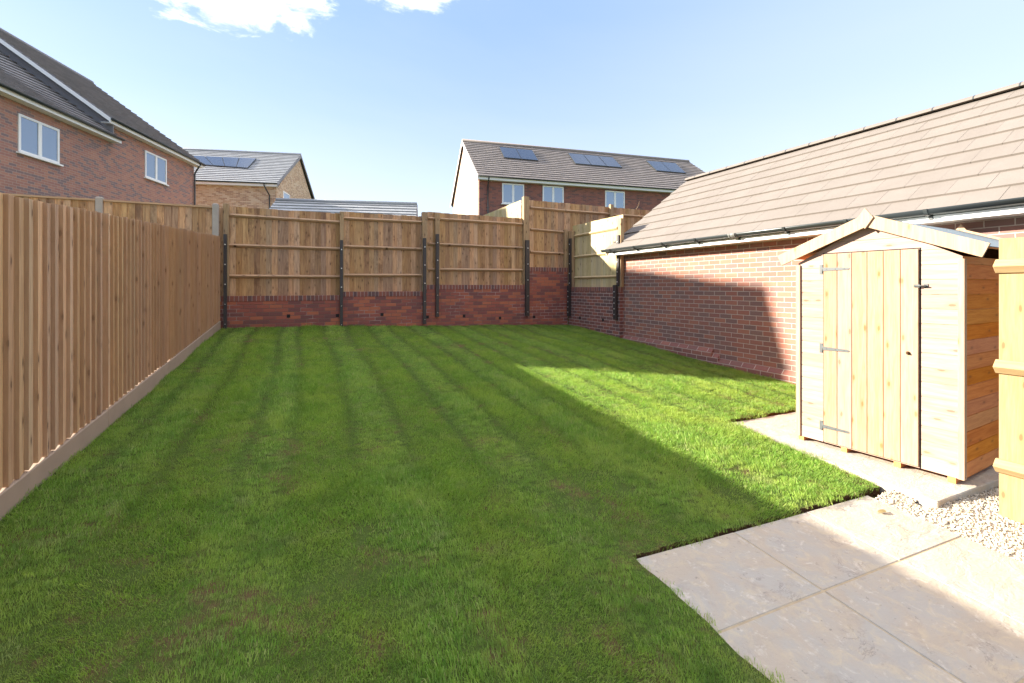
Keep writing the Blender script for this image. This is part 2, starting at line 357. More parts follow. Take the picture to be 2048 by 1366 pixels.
def tuft(seed, blades, h0, h1, spread, w):
    rnd = random.Random(seed); mb = MB()
    for _ in range(blades):
        a = rnd.uniform(0, 6.283); r = spread * math.sqrt(rnd.random()); bx, by = r * math.cos(a), r * math.sin(a)
        h = rnd.uniform(h0, h1); ld = rnd.uniform(0, 6.283); lean = rnd.uniform(0.15, 0.95) * h
        fx, fy = rnd.uniform(-1, 1), rnd.uniform(-1, 1); l = math.hypot(fx, fy) or 1; fx, fy = fx / l * w / 2, fy / l * w / 2
        lx, ly = math.cos(ld) * lean, math.sin(ld) * lean
        p0, p1 = (bx - fx, by - fy, -0.006), (bx + fx, by + fy, -0.006)
        m0, m1 = (bx + lx * 0.35 - fx * 0.85, by + ly * 0.35 - fy * 0.85, h * 0.62), (bx + lx * 0.35 + fx * 0.85, by + ly * 0.35 + fy * 0.85, h * 0.62)
        tip = (bx + lx, by + ly, h)
        i = len(mb.v); mb.v += [p0, p1, m0, m1, tip]; mb.f += [(i, i + 1, i + 3, i + 2), (i + 2, i + 3, i + 4)]; mb.sm += [True, True]
    me = bpy.data.meshes.new('grass_tuft'); me.from_pydata(mb.v, [], mb.f); me.materials.append(GM)
    o = bpy.data.objects.new('grass_tuft', me); src.objects.link(o)
for k in range(7): tuft(k, 36, 0.007, 0.024, 0.055, 0.0022)
tuft(20, 14, 0.015, 0.038, 0.04, 0.0024)
tuft(21, 22, 0.006, 0.018, 0.06, 0.0022)
def scatter(name, verts, faces, dens, source, smin, smax, lean=True, attr_scale=None, tilt=0.25):
    me = bpy.data.meshes.new(name); me.from_pydata(verts, [], faces)
    a = me.attributes.new('dens', 'FLOAT', 'POINT')
    for i, v in enumerate(verts): a.data[i].value = dens(v)
    a2 = me.attributes.new('tall', 'FLOAT', 'POINT')
    for i, v in enumerate(verts): a2.data[i].value = attr_scale(v) if attr_scale else 1.0
    a4 = me.attributes.new('crush', 'FLOAT', 'POINT')
    for i, v in enumerate(verts): a4.data[i].value = track(v[0], v[1]) if name == 'grass' else 0.0
    a3 = me.attributes.new('lean', 'FLOAT_VECTOR', 'POINT')
    for i, v in enumerate(verts): a3.data[i].vector = lean(v) if callable(lean) else (0, 0, 0)
    o = bpy.data.objects.new(name, me); COL.objects.link(o)
    ng = bpy.data.node_groups.new(name + '_scatter', 'GeometryNodeTree')
    ng.interface.new_socket('Geometry', in_out='INPUT', socket_type='NodeSocketGeometry')
    ng.interface.new_socket('Geometry', in_out='OUTPUT', socket_type='NodeSocketGeometry')
    t = NT(ng)
    gi = t.add('NodeGroupInput'); go = t.add('NodeGroupOutput')
    def attr(n, ty): 
        nd = t.add('GeometryNodeInputNamedAttribute', data_type=ty); nd.inputs['Name'].default_value = n; return nd.outputs['Attribute']
    dp = t.add('GeometryNodeDistributePointsOnFaces', {'Mesh': gi.outputs[0], 'Density': attr('dens', 'FLOAT'), 'Seed': 3})
    ci = t.add('GeometryNodeCollectionInfo'); ci.inputs['Collection'].default_value = source
    ci.inputs['Separate Children'].default_value = True; ci.inputs['Reset Children'].default_value = True
    if tilt >= 3: lo, hi = (0, 0, 0), (6.283, 6.283, 6.283)
    else: lo, hi = (-tilt, -tilt, 0), (tilt, tilt, 6.283)
    rv = t.add('FunctionNodeRandomValue', data_type='FLOAT_VECTOR'); rv.inputs[0].default_value = lo; rv.inputs[1].default_value = hi
    rs = t.add('FunctionNodeRandomValue', data_type='FLOAT'); rs.inputs[2].default_value = smin; rs.inputs[3].default_value = smax; rs.inputs['Seed'].default_value = 5
    er = t.add('FunctionNodeEulerToRotation', {0: rv.outputs[0]})
    er2 = t.add('FunctionNodeEulerToRotation', {0: attr('lean', 'FLOAT_VECTOR')})
    rr = t.add('FunctionNodeRotateRotation', {0: er.outputs[0], 1: er2.outputs[0]})
    sc = t.m('MULTIPLY', rs.outputs[1], attr('tall', 'FLOAT'))
    ip = t.add('GeometryNodeInstanceOnPoints', {'Points': dp.outputs['Points'], 'Instance': ci.outputs[0], 'Pick Instance': True, 'Rotation': rr.outputs[0], 'Scale': sc})
    t.l.new(ip.outputs[0], go.inputs[0])
    md = o.modifiers.new('scatter', 'NODES'); md.node_group = ng
    return o
def hashn(x, y):
    s = math.sin(x * 127.1 + y * 311.7) * 43758.5453; return s - math.floor(s)
def vnoise(x, y):
    xi, yi = math.floor(x), math.floor(y); fx, fy = x - xi, y - yi; fx = fx * fx * (3 - 2 * fx); fy = fy * fy * (3 - 2 * fy)
    a = hashn(xi, yi) * (1 - fx) + hashn(xi + 1, yi) * fx; b = hashn(xi, yi + 1) * (1 - fx) + hashn(xi + 1, yi + 1) * fx
    return a * (1 - fy) + b * fy
TRACKS = [-1.25, -0.86, -0.40, -0.11, 0.34, 0.75, 1.21, 1.62, 2.06, 2.47, 2.92, 3.36, 3.80, 4.25, 4.70, 5.15, 5.6]
def track(x, y):                                # wheel lines left by the mower, running the length of the garden
    xx = x + 0.03 * math.sin(y * 0.8) + 0.05 * (vnoise(3.1, y * 0.9) - 0.5)
    d = min(abs(xx - c) for c in TRACKS)
    return min(1.0, max(0.0, 1.35 - d / 0.055)) * max(0, min(1, (y - 2.6) / 1.4)) * (0.45 + 0.55 * vnoise(x * 2.2, y * 0.8 + 7))
def bare(x, y): return vnoise(x * 2.7, y * 2.7) * 0.55 + vnoise(x * 8, y * 8) * 0.45
def lawn_dens(v):
    x, y, _ = v; d = math.hypot(x - 0.6, y)
    base = 1450 if d < 3 else 1450 - (d - 3) * 150 if d < 9 else 550
    q = bare(x, y)
    if y < 4.2 and q > 0.66: base *= 1 - 0.85 * min(1, (q - 0.66) / 0.10) * min(1, (4.2 - y) / 1.5)
    return base * (1 - 0.6 * track(x, y))
def lawn_tall(v):
    x, y, _ = v
    edge = min(1.0, 0.55 + max(abs(x - PX) if y < PY + 0.1 else 9, abs(y - PY) if x > PX else 0) * 2.2) if (y < PY + 0.6 and x > PX - 0.25) else 1.0
    return edge * (0.82 if y < 2.4 else 1.0) * (0.70 + 0.65 * vnoise(x * 1.3 + 5, y * 1.3)) * (1 - 0.5 * track(x, y)) * (0.72 + 0.62 * vnoise(x * 6.5, y * 6.5))
def lawn_lean(v):
    x, y, _ = v
    return ((0.38 if int(math.floor((x - 0.34) / 0.43)) % 2 else -0.30) + 0.3 * (vnoise(x * 2, y * 2) - 0.5), 0.3 * (vnoise(x * 2 + 9, y * 2) - 0.5), 0)
gr = scatter('grass', lawn_v, lawn_f, lawn_dens, src, 0.8, 1.25, lawn_lean, lawn_tall)
tag(gr, 'mown green grass covering the garden lawn', 'grass', kind='stuff')

# ------------------------------------------------------------------ patio, shed base, gravel
def patio_mat():
    m, t, bs = new_mat('riven_paving')
    co = t.add('ShaderNodeTexCoord').outputs['Object']; isn = t.add('ShaderNodeNewGeometry').outputs['Random Per Island']
    off = t.add('ShaderNodeCombineXYZ', {0: t.m('MULTIPLY', isn, 31.0), 1: t.m('MULTIPLY', isn, 17.0)})
    v = t.vm('ADD', co, off)
    n1 = t.noise(v, 3.2, 7, 0.62, 0.9); n2 = t.noise(v, 9, 7, 0.7, 1.2)
    c = t.mix(t.mr(n1, 0.38, 0.62), (0.39, 0.325, 0.25), (0.36, 0.33, 0.285))
    c = t.mix(t.mr(n2, 0.48, 0.70, 0, 0.55), c, (0.50, 0.40, 0.26))
    ri = t.noise(t.vm('MULTIPLY', v, (1, 1.7, 1)), 5.0, 10, 0.66, 0.5)
    ridge = t.m('ABSOLUTE', t.m('SUBTRACT', ri, 0.5))
    c = t.mix(t.m('MULTIPLY', t.mr(ridge, 0.0, 0.02, 0.75, 0.0), t.mr(t.noise(v, 3, 4), 0.5, 0.65)), c, (0.20, 0.17, 0.145))
    c = t.mix(t.mr(t.noise(v, 6, 9, 0.75, 0.3), 0.52, 0.72, 0, 0.6), c, (0.27, 0.235, 0.20))
    c = t.mix(t.mr(t.noise(v, 12, 8, 0.75, 0.5), 0.54, 0.68, 0, 0.6), c, (0.58, 0.51, 0.43))
    c = t.mix(t.mr(t.noise(v, 26, 5, 0.75), 0.62, 0.70, 0, 0.65), c, (0.15, 0.13, 0.11))
    t.put(bs.inputs['Base Color'], c); bs.inputs['Roughness'].default_value = 0.8
    h = t.m('ADD', t.m('MULTIPLY', ri, 1.0), t.m('MULTIPLY', t.noise(v, 30, 6, 0.65), 0.22))
    bump(t, bs, h, 0.028, 0.6)
    return m
PM = patio_mat()
def patio_z(x, y): return g(x, y) - 0.012
pm = MB(); xsl = [1.56, 2.31, 2.98, 3.66]; ysl = [1.925, 1.405, 0.80, 0.20, -0.40, -1.0]
for j in range(len(ysl) - 1):
    for i in range(3):
        x0, x1, y1, y0 = xsl[i] + 0.0035, xsl[i + 1] - 0.0035, ysl[j] - 0.0035, ysl[j + 1] + 0.0035
        if j == 0: y1 += 0.0
        dz = random.uniform(-0.0015, 0.0015); c = 0.004
        q = [(x0, y0), (x1, y0), (x1, y1), (x0, y1)]; qi = [(x0 + c, y0 + c), (x1 - c, y0 + c), (x1 - c, y1 - c), (x0 + c, y1 - c)]
        lo = [(a, b, patio_z(a, b) - 0.05) for a, b in q]; mi = [(a, b, patio_z(a, b) - 0.005 + dz) for a, b in q]; hi = [(a, b, patio_z(a, b) + dz) for a, b in qi]
        k = len(pm.v); pm.v += lo + mi + hi
        pm.f.append((k + 8, k + 9, k + 10, k + 11)); pm.sm.append(False)
        for a in range(4):
            b = (a + 1) % 4
            pm.f += [(k + a, k + b, k + 4 + b, k + 4 + a), (k + 4 + a, k + 4 + b, k + 8 + b, k + 8 + a)]; pm.sm += [False, False]
patio = tag(pm.build('patio', PM), 'riven beige and grey patio slabs beside the lawn', 'patio', kind='structure')
jm = MB(); jp = [(1.565, -1.0), (3.655, -1.0), (3.655, 1.92), (1.565, 1.92)]
jm.poly([(a, b, patio_z(a, b) - 0.004) for a, b in jp])
jo = jm.build('patio_joints', plain('sand_joint', (0.38, 0.30, 0.19), 0.95, var=0.3, scale=30)); jo.parent = patio

sm_ = MB(); q = [(3.854, 1.605), (6.26, 1.60), (6.26, 3.40), (3.992, 3.42)]
sm_.hexa([(a, b, -0.06) for a, b in q] + [(a, b, 0.060 + 0.006 * (b - 1.6)) for a, b in q])
tag(sm_.build('shed_base_paving', PM, bevel=0.006), 'pale level paving base under the wooden shed', 'paving', kind='structure')

def pebble_mat():
    m, t, bs = new_mat('limestone_chips')
    r = t.add('ShaderNodeObjectInfo').outputs['Random']
    c = t.ramp(r, [(0, (0.44, 0.38, 0.29)), (0.3, (0.54, 0.49, 0.41)), (0.55, (0.42, 0.33, 0.22)), (0.75, (0.58, 0.54, 0.47)), (0.88, (0.26, 0.19, 0.12)), (1, (0.22, 0.19, 0.16))])
    co = t.add('ShaderNodeTexCoord').outputs['Object']
    c = t.mix(t.m('MULTIPLY', t.noise(co, 60, 4), 0.4), c, (0.45, 0.36, 0.24))
    t.put(bs.inputs['Base Color'], c); bs.inputs['Roughness'].default_value = 0.85
    return m
GVM = pebble_mat(); psrc = bpy.data.collections.new('limestone_chip_shapes')
for k in range(9):
    rnd = random.Random(100 + k); bm = bmesh.new(); bmesh.ops.create_icosphere(bm, subdivisions=2, radius=0.0125)
    sx, sy, sz = rnd.uniform(0.9, 1.35), rnd.uniform(0.7, 1.0), rnd.uniform(0.5, 0.75)
    pl = [Vector((rnd.gauss(0, 1), rnd.gauss(0, 1), rnd.gauss(0, 1))).normalized() for _ in range(6)]
    for v in bm.verts:
        for n in pl:
            e = v.co.dot(n) - 0.0085
            if e > 0: v.co -= n * e
        v.co = Vector((v.co.x * sx, v.co.y * sy, v.co.z * sz))
    me = bpy.data.meshes.new('limestone_chip'); bm.to_mesh(me); bm.free(); me.materials.append(GVM)
    psrc.objects.link(bpy.data.objects.new('limestone_chip', me))
gx = lines(3.66, 6.3, 0.08, []); gy = lines(-1.0, 1.95, 0.08, [])
gvv, gvf, gi_ = [], [], {}
def gv(x, y):
    if (x, y) not in gi_: gi_[(x, y)] = len(gvv); gvv.append((x, y, g(x, y) - 0.016 + 0.05 * max(0, min(1, (x - 3.66) / 0.3)) + 0.004 * math.sin(x * 9) * math.sin(y * 11)))
    return gi_[(x, y)]
for i in range(len(gx) - 1):
    for j in range(len(gy) - 1):
        xm, ym = (gx[i] + gx[i + 1]) / 2, (gy[j] + gy[j + 1]) / 2
        if xm > slab_x(ym) and ym > 1.60: continue
        if xm > 5.4 : continue
        gvf.append((gv(gx[i], gy[j]), gv(gx[i + 1], gy[j]), gv(gx[i + 1], gy[j + 1]), gv(gx[i], gy[j + 1])))
bed = MB(); bed.v = [(a, b, c - 0.006) for a, b, c in gvv]; bed.f = gvf; bed.sm = [True] * len(gvf)
tag(bed.build('gravel_bed', plain('gravel_bed_fines', (0.52, 0.45, 0.34), 0.95, var=0.35, scale=60), fix=False), 'sandy bed under the pale stone chips', 'gravel bed', kind='structure')
def gdens(v): return 5600 if v[0] < 4.6 else 900
gvo = scatter('gravel', gvv, gvf, gdens, psrc, 0.35, 0.85, None, None, tilt=3.2)
tag(gvo, 'loose cream limestone chips between patio and shed base', 'gravel', kind='stuff')
lm = MB(); lp = on_plane(1765, 1026, (2.6, 1.5, patio_z(2.6, 1.5)), Vector((0.027, -0.068, 1)))
pts = [(math.cos(a) * 0.035 * (1 + 0.25 * math.sin(3 * a)), math.sin(a) * 0.018 * (1 + 0.2 * math.cos(2 * a)), 0.004 + 0.006 * abs(math.sin(a))) for a in [k * 0.5236 for k in range(12)]]
lm.prism(pts, (0, 0, 0.002))
leaf = lm.build('dry_leaf', plain('dry_leaf_brown', (0.22, 0.16, 0.06), 0.8, var=0.3, scale=60), loc=(lp.x, lp.y, patio_z(lp.x, lp.y) + 0.004))
tag(leaf, 'small dry brown leaf lying on the sunlit patio slab', 'leaf')

# ------------------------------------------------------------------ left fence
FX = -1.513
lf = thing('board_fence', 'long brown closeboard fence on low concrete gravel boards down the left of the lawn', 'fence', (FX, 6, g(FX, 6)))
y0, y1 = -0.6, 10.06
bays = [(y0 + k * 1.78, min(y1, y0 + (k + 1) * 1.78)) for k in range(6)]
for (a, b) in bays:
    bm_ = MB(); y = a
    while y < b - 0.02:
        w = 0.1 + random.uniform(-0.006, 0.006); e = min(b, y + w + 0.024)
        z0a, z1a = g(FX, y) + 0.157 + random.uniform(-0.004, 0.004), g(FX, y) + 1.742 + random.uniform(-0.008, 0.008)
        sl = 0.068 * (e - y); lean = random.uniform(-0.004, 0.004)
        # feather edge: thick (far) edge stands proud of the next thin edge
        p = [(FX + 0.016, y, z0a), (FX + 0.040, y, z0a), (FX + 0.013, e, z0a + sl), (FX + 0.004, e, z0a + sl)]
        tp = [(x, yy + lean, z1a + (sl if yy > y + 0.01 else 0)) for x, yy, _ in p]
        bm_.hexa(p + tp); y += w
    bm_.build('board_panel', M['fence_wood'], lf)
    gb = MB(); c0, c1 = a + 0.004, b - 0.004
    gb.hexa([(FX - 0.022, c0, g(FX, c0) - 0.08), (FX + 0.042, c0, g(FX, c0) - 0.08), (FX + 0.042, c1, g(FX, c1) - 0.08), (FX - 0.022, c1, g(FX, c1) - 0.08),
             (FX - 0.022, c0, g(FX, c0) + 0.150), (FX + 0.042, c0, g(FX, c0) + 0.150), (FX + 0.042, c1, g(FX, c1) + 0.150), (FX - 0.022, c1, g(FX, c1) + 0.150)])
    gb.build('gravel_board', M['gravel_board_concrete'], lf, bevel=0.006)
    for h in (0.42, 0.97, 1.5):
        rl = MB(); rl.hexa([(FX - 0.055, c0, g(FX, c0) + h), (FX + 0.004, c0, g(FX, c0) + h - 0.02), (FX + 0.004, c1, g(FX, c1) + h - 0.02), (FX - 0.055, c1, g(FX, c1) + h),
                            (FX - 0.055, c0, g(FX, c0) + h + 0.03), (FX + 0.004, c0, g(FX, c0) + h + 0.06), (FX + 0.004, c1, g(FX, c1) + h + 0.06), (FX - 0.055, c1, g(FX, c1) + h + 0.03)])
        rl.build('rail', M['rail_wood_y'], lf)
    po = MB(); po.box(FX - 0.16, FX - 0.06, a - 0.05, a + 0.05, g(FX, a) - 0.1, g(FX, a) + 1.70); po.build('post', M['concrete'], lf, bevel=0.006)

# ------------------------------------------------------------------ neighbour's fence carrying on along the back line
YB_ = 10.15
nf = thing('capped_fence', 'weathered board fence with a capping rail and grey concrete posts beyond the left fence', 'fence', (-3.3, YB_, 0.5))
px_ = [-1.565, -3.27, -4.98, -6.69, -8.4]
for k, x in enumerate(px_):
    zt = 3.045 if k else 3.06
    po = MB(); po.box(x - 0.05, x + 0.05, YB_ - 0.05, YB_ + 0.05, g(x, YB_) - 0.1, zt)
    po.hexa([(x - 0.05, YB_ - 0.05, zt), (x + 0.05, YB_ - 0.05, zt), (x + 0.05, YB_ + 0.05, zt), (x - 0.05, YB_ + 0.05, zt)] + [(x - 0.03, YB_ - 0.03, zt + 0.02), (x + 0.03, YB_ - 0.03, zt + 0.02), (x + 0.03, YB_ + 0.03, zt + 0.02), (x - 0.03, YB_ + 0.03, zt + 0.02)])
    po.build('post', M['concrete'], nf, bevel=0.005)
for k in range(4):
    a, b = px_[k + 1] + 0.052, px_[k] - 0.052
    bb = MB(); x = a
    while x < b - 0.02:
        w = 0.105; e = min(b, x + w + 0.02)
        bb.hexa([(x, YB_ - 0.012, 1.2), (e, YB_ - 0.024, 1.2), (e, YB_ - 0.006, 1.2), (x, YB_ - 0.004, 1.2), (x, YB_ - 0.012, 2.985), (e, YB_ - 0.024, 2.985), (e, YB_ - 0.006, 2.985), (x, YB_ - 0.004, 2.985)]); x += w
    bb.build('board_panel', M['back_wood'], nf)
    cp = MB(); cp.box(a, b, YB_ - 0.045, YB_ + 0.03, 2.988, 3.02); cp.build('capping_rail', M['concrete'] if False else M['rail_wood'], nf)

# ------------------------------------------------------------------ back retaining wall
YW = 10.20
rw = thing('retaining_wall', 'stepped dark red brick retaining wall under the back fence', 'wall', (2, YW, g(2, YW)))
def ux(u, Y=YW): return on_y(u, 600, Y).x
xw = [-1.50, ux(685), ux(851), ux(1056), 6.20]
tops = [1.325, 1.400, 1.550, 2.000]
wb = MB()
for k in range(4):
    wb.box(xw[k] + (0.0005 if k else 0), xw[k + 1], YW, YW + 0.215, g(xw[k], YW) - 0.25, tops[k] - 0.105)
wb.build('wall', M['retaining_brick'], rw)
for k in range(4):
    cb = MB(); cb.box(xw[k] - (0.0 if k == 0 else 0.0), xw[k + 1] - 0.001, YW - 0.006, YW + 0.222, tops[k] - 0.1045, tops[k]); cb.build('coping', M['coping_brick'], rw, bevel=0.004)
def weep(u, v, parent, onx=None):
    w = MB()
    if onx is None:
        p = on_y(u, v, YW); w.box(p.x - 0.032, p.x + 0.032, YW - 0.004, YW + 0.05, p.z - 0.033, p.z + 0.033)
    else:
        p = on_x(u, v, onx); w.box(onx - 0.004, onx + 0.05, p.y - 0.032, p.y + 0.032, p.z - 0.033, p.z + 0.033)
    w.build('weep_hole', M['dark'], parent)
for (u, v) in ((577, 632), (675, 631), (764, 629), (855, 634), (928, 632), (1000, 636), (1068, 634)): weep(u, v, rw)
# side retaining wall
XW = 6.22
sw = thing('side_retaining_wall', 'short brick retaining wall with weep holes joining the garage', 'wall', (XW, 9.1, g(XW, 9.1)))
wb = MB(); wb.box(XW, XW + 0.215, 8.06, YW - 0.004, g(XW, 8) - 0.25, 1.395); wb.build('wall', M['side_brick'], sw)
cb = MB(); cb.box(XW - 0.006, XW + 0.222, 8.06, YW - 0.004, 1.3955, 1.50); cb.build('coping', M['coping_brick'], sw, bevel=0.004)
weep(1160, 636, sw, XW); weep(1206, 640, sw, XW)

# ------------------------------------------------------------------ back fence with steel posts
bf = thing('back_fence', 'brown closeboard fence bolted to steel posts above the brick retaining wall', 'fence', (1.7, 10.3, 1.4))
def boards_x(name, a, b, z0, z1, Y, mat, parent, jag=0.012, z1b=None):
    bb = MB(); x = a
    while x < b - 0.015:
        w = 0.1 + random.uniform(-0.008, 0.008); e = min(b, x + w + 0.018)
        zz = z1 + random.uniform(-jag, jag) * 0.6 
        bb.hexa([(x, Y, z0), (e, Y - 0.008, z0), (e, Y + 0.012, z0), (x, Y + 0.007, z0), (x, Y, zz), (e, Y - 0.008, zz), (e, Y + 0.012, zz), (x, Y + 0.007, zz)]); x += w
    return bb.build(name, mat, parent)
def rail_x(a, b, z, Y, parent, mat=None, h=0.075, za=None):
    rb = MB(); t = random.uniform(-0.012, 0.012)
    # arris rail: flat back against the boards, ridge toward the garden
    pr = lambda x, zz: [(x, Y, zz - h / 2), (x, Y - 0.022, zz - h / 2 + 0.012), (x, Y - 0.05, zz + 0.004), (x, Y - 0.022, zz + h / 2 - 0.006), (x, Y, zz + h / 2)]
    p = pr(a, z + t); q2 = pr(b, z - t); i = len(rb.v); rb.v += p + q2; n = 5
    rb.f += [tuple(range(i + n - 1, i - 1, -1)), tuple(range(i + n, i + 2 * n))] + [(i + k, i + (k + 1) % n, i + n + (k + 1) % n, i + n + k) for k in range(n)]; rb.sm += [False] * 7
    return rb.build('rail', mat or M['rail_wood'], parent)
def post_x(u0, u1, z0, z1, parent, Y=10.20, Y1=10.325, mat=None):
    a, b = ux(u0, Y), ux(u1, Y)
    pb = MB(); pb.box(a, b, Y, Y1, z0, z1); return pb.build('post', mat or M['post_wood'], parent, bevel=0.004)
YF = 10.30
bay = [(ux(457, YF), ux(681, YF), 1.326, 3.06, (2.88, 2.305, 1.71)), (ux(687, YF), ux(845, YF), 1.401, 3.105, (2.965, 2.36, 1.755)), (ux(855, YF), ux(1049, YF), 1.551, 3.22, (3.07, 2.48, 1.91))]
for (a, b, z0, z1, rails) in bay:
    boards_x('board_panel', a, b, z0, z1, YF, M['back_wood'], bf)
    for z in rails: rail_x(a + 0.004, b - 0.004, z, YF - 0.009, bf)
boards_x('board_panel', ux(438, YF), ux(449, YF), 1.326, 3.03, YF, M['back_wood'], bf)
for (u0, u1, z0, z1) in ((446, 457.5, 1.33, 3.10), (680, 688, 1.405, 3.09), (845, 855, 1.555, 3.20), (871, 880, 1.555, 3.20)):
    post_x(u0, u1, z0, z1, bf)
def steel(u0, u1, vt, vb, parent, label=None):
    a, b = ux(u0 + 0.6, 10.14), ux(u1 - 0.6, 10.14); zt, zb = on_y(u0, vt, 10.14).z, on_y(u0, vb, 10.14).z
    s_ = MB(); s_.box(a, b, 10.130, 10.138, zb, zt); s_.box(a, a + 0.008, 10.1385, 10.192, zb, zt); s_.box(b - 0.008, b, 10.1385, 10.192, zb, zt)
    so = s_.build('steel_post', M['steel'], parent)
    n = max(4, int((zt - zb) / 0.36)); xm = (a + b) / 2
    for k in range(n):
        z = zt - 0.2 - k * (zt - zb - 0.3) / (n - 1)
        bo = MB(); r_ = 0.013 if z > 1.45 else 0.008
        bo.tube((xm, 10.131, z), (xm, 10.116, z), r_, 6); bo.tube((xm, 10.117, z), (xm, 10.108, z), r_ * 0.55, 8)
        ob = bo.build('bolt', M['bolt'], so); 
        ob.location = (0, 0, 0)
    return so
for a_ in ((446.5, 454, 468, 659), (679.5, 686.5, 480, 659), (846, 853, 476, 648), (871.5, 878.5, 468, 634)): steel(*a_, bf)

tf = thing('tall_fence', 'taller weathered board fence above the brick pier running behind the garage roof', 'fence', (6.5, 10.3, 2.0))
XE = 12.5
YT_ = 10.31
boards_x('board_panel', ux(1058, YT_), 6.20, 2.001, 3.70, YT_, M['back_wood'], tf)
boards_x('board_panel', 6.21, XE, 1.6, 3.70, YT_, M['back_wood'], tf)
for z in (3.50, 2.945, 2.375):
    rail_x(ux(1060, YT_), 6.17, z, YT_ - 0.009, tf)
for (a, b) in ((6.19, 7.56), (7.68, 9.4), (9.5, XE)): rail_x(a, b, 3.50, YT_ - 0.009, tf)
post_x(1048, 1058.5, 1.56, 3.76, tf)
post_x(1130, 1136, 2.001, 3.0, tf)
for xx in (7.62, 9.45):
    pb = MB(); pb.box(xx - 0.05, xx + 0.05, YT_ - 0.10, YT_ - 0.012, 1.6, 3.76); pb.build('post', M['post_wood'], tf, bevel=0.004)
steel(1051, 1059.5, 480, 632, tf)

# fence going away behind the tall post (sunlit)
gf = thing('boundary_fence', 'pale sunlit board fence going away behind the tallest fence post', 'fence', (4.95, 12.5, 1.5))
XG = 4.93
bb = MB(); y = 10.36
while y < 17.0:
    w = 0.1; e = y + w + 0.018
    bb.hexa([(XG, y, 1.5), (XG + 0.007, y, 1.5), (XG + 0.012, e, 1.5), (XG - 0.008, e, 1.5), (XG, y, 3.69), (XG + 0.007, y, 3.69), (XG + 0.012, e, 3.69), (XG - 0.008, e, 3.69)]); y += w
bb.build('board_panel', M['fresh_wood'], gf)
for z in (3.45, 2.6): 
    rb = MB(); rb.box(XG + 0.014, XG + 0.06, 10.37, 17.0, z - 0.04, z + 0.04); rb.build('rail', M['rail_wood_y'], gf)

# sunlit side fence beside the garage
XS = 6.32
sf = thing('side_fence', 'pale greenish new fence panel in sun and shade between back corner and garage', 'fence', (XS, 9.1, 1.5))
bb = MB(); ya = on_x(1146, 500, XS).y; yb = on_x(1246, 500, XS).y; y = yb
while y < ya - 0.015:
    w = 0.1 + random.uniform(-0.006, 0.006); e = min(ya, y + w + 0.018); zz = 3.09 + random.uniform(-0.004, 0.004)
    bb.hexa([(XS, y, 1.501), (XS - 0.008, e, 1.501), (XS + 0.012, e, 1.501), (XS + 0.007, y, 1.501), (XS, y, zz), (XS - 0.008, e, zz), (XS + 0.012, e, zz), (XS + 0.007, y, zz)]); y += w
bb.build('board_panel', M['fresh_wood'], sf)
for z in (2.81, 2.27, 1.735):
    rb = MB(); Yr0, Yr1 = on_x(1236, 500, XS).y + 0.0, ya - 0.08; X0 = XS - 0.009; h = 0.07
    pr = lambda yy: [(X0, yy, z - h / 2), (X0 - 0.02, yy, z - h / 2 + 0.012), (X0 - 0.045, yy, z + 0.004), (X0 - 0.02, yy, z + h / 2 - 0.006), (X0, yy, z + h / 2)]
    p = pr(Yr0); q2 = pr(Yr1); rb.v += p + q2
    rb.f += [(4, 3, 2, 1, 0), (5, 6, 7, 8, 9)] + [(k, (k + 1) % 5, 5 + (k + 1) % 5, 5 + k) for k in range(5)]; rb.sm += [False] * 7
    rb.build('rail', M['rail_wood_y'], sf)
for (u0, u1, zt, xx) in ((1137.5, 1146, 2.95, XS - 0.07), (1238, 1244, 3.0, XS - 0.07)):
    pb = MB(); a, b = sorted((on_x(u0, 500, xx).y, on_x(u1, 500, xx).y)); pb.box(xx - 0.03, xx + 0.055, a, b, 1.501, zt); pb.build('post', M['post_wood'], sf, bevel=0.004)
def steel_x(u0, u1, vt, vb, X, parent):
    a, b = sorted((on_x(u0, 500, X).y, on_x(u1, 500, X).y)); zt, zb = on_x((u0 + u1) / 2, vt, X).z, on_x((u0 + u1) / 2, vb, X).z
    s_ = MB(); s_.box(X, X + 0.008, a, b, zb, zt); s_.box(X + 0.0085, X + 0.055, a, a + 0.008, zb, zt); s_.box(X + 0.0085, X + 0.055, b - 0.008, b, zb, zt)
    so = s_.build('steel_post', M['steel'], parent)
    for k in range(5):
        z = zt - 0.15 - k * (zt - zb - 0.25) / 4; bo = MB(); bo.tube((X + 0.001, (a + b) / 2, z), (X - 0.014, (a + b) / 2, z), 0.013, 6)
        bo.build('bolt', M['bolt'], so).location = (0, 0, 0)
steel_x(1134, 1138.2, 571, 632, XW - 0.07, sf)
steel_x(1225.5, 1231.5, 570, 638, XW - 0.07, sf)
steel_x(1137.2, 1141.2, 477, 574, XW - 0.035, sf)
steel_x(1232.5, 1237, 470, 573, XW - 0.035, sf)

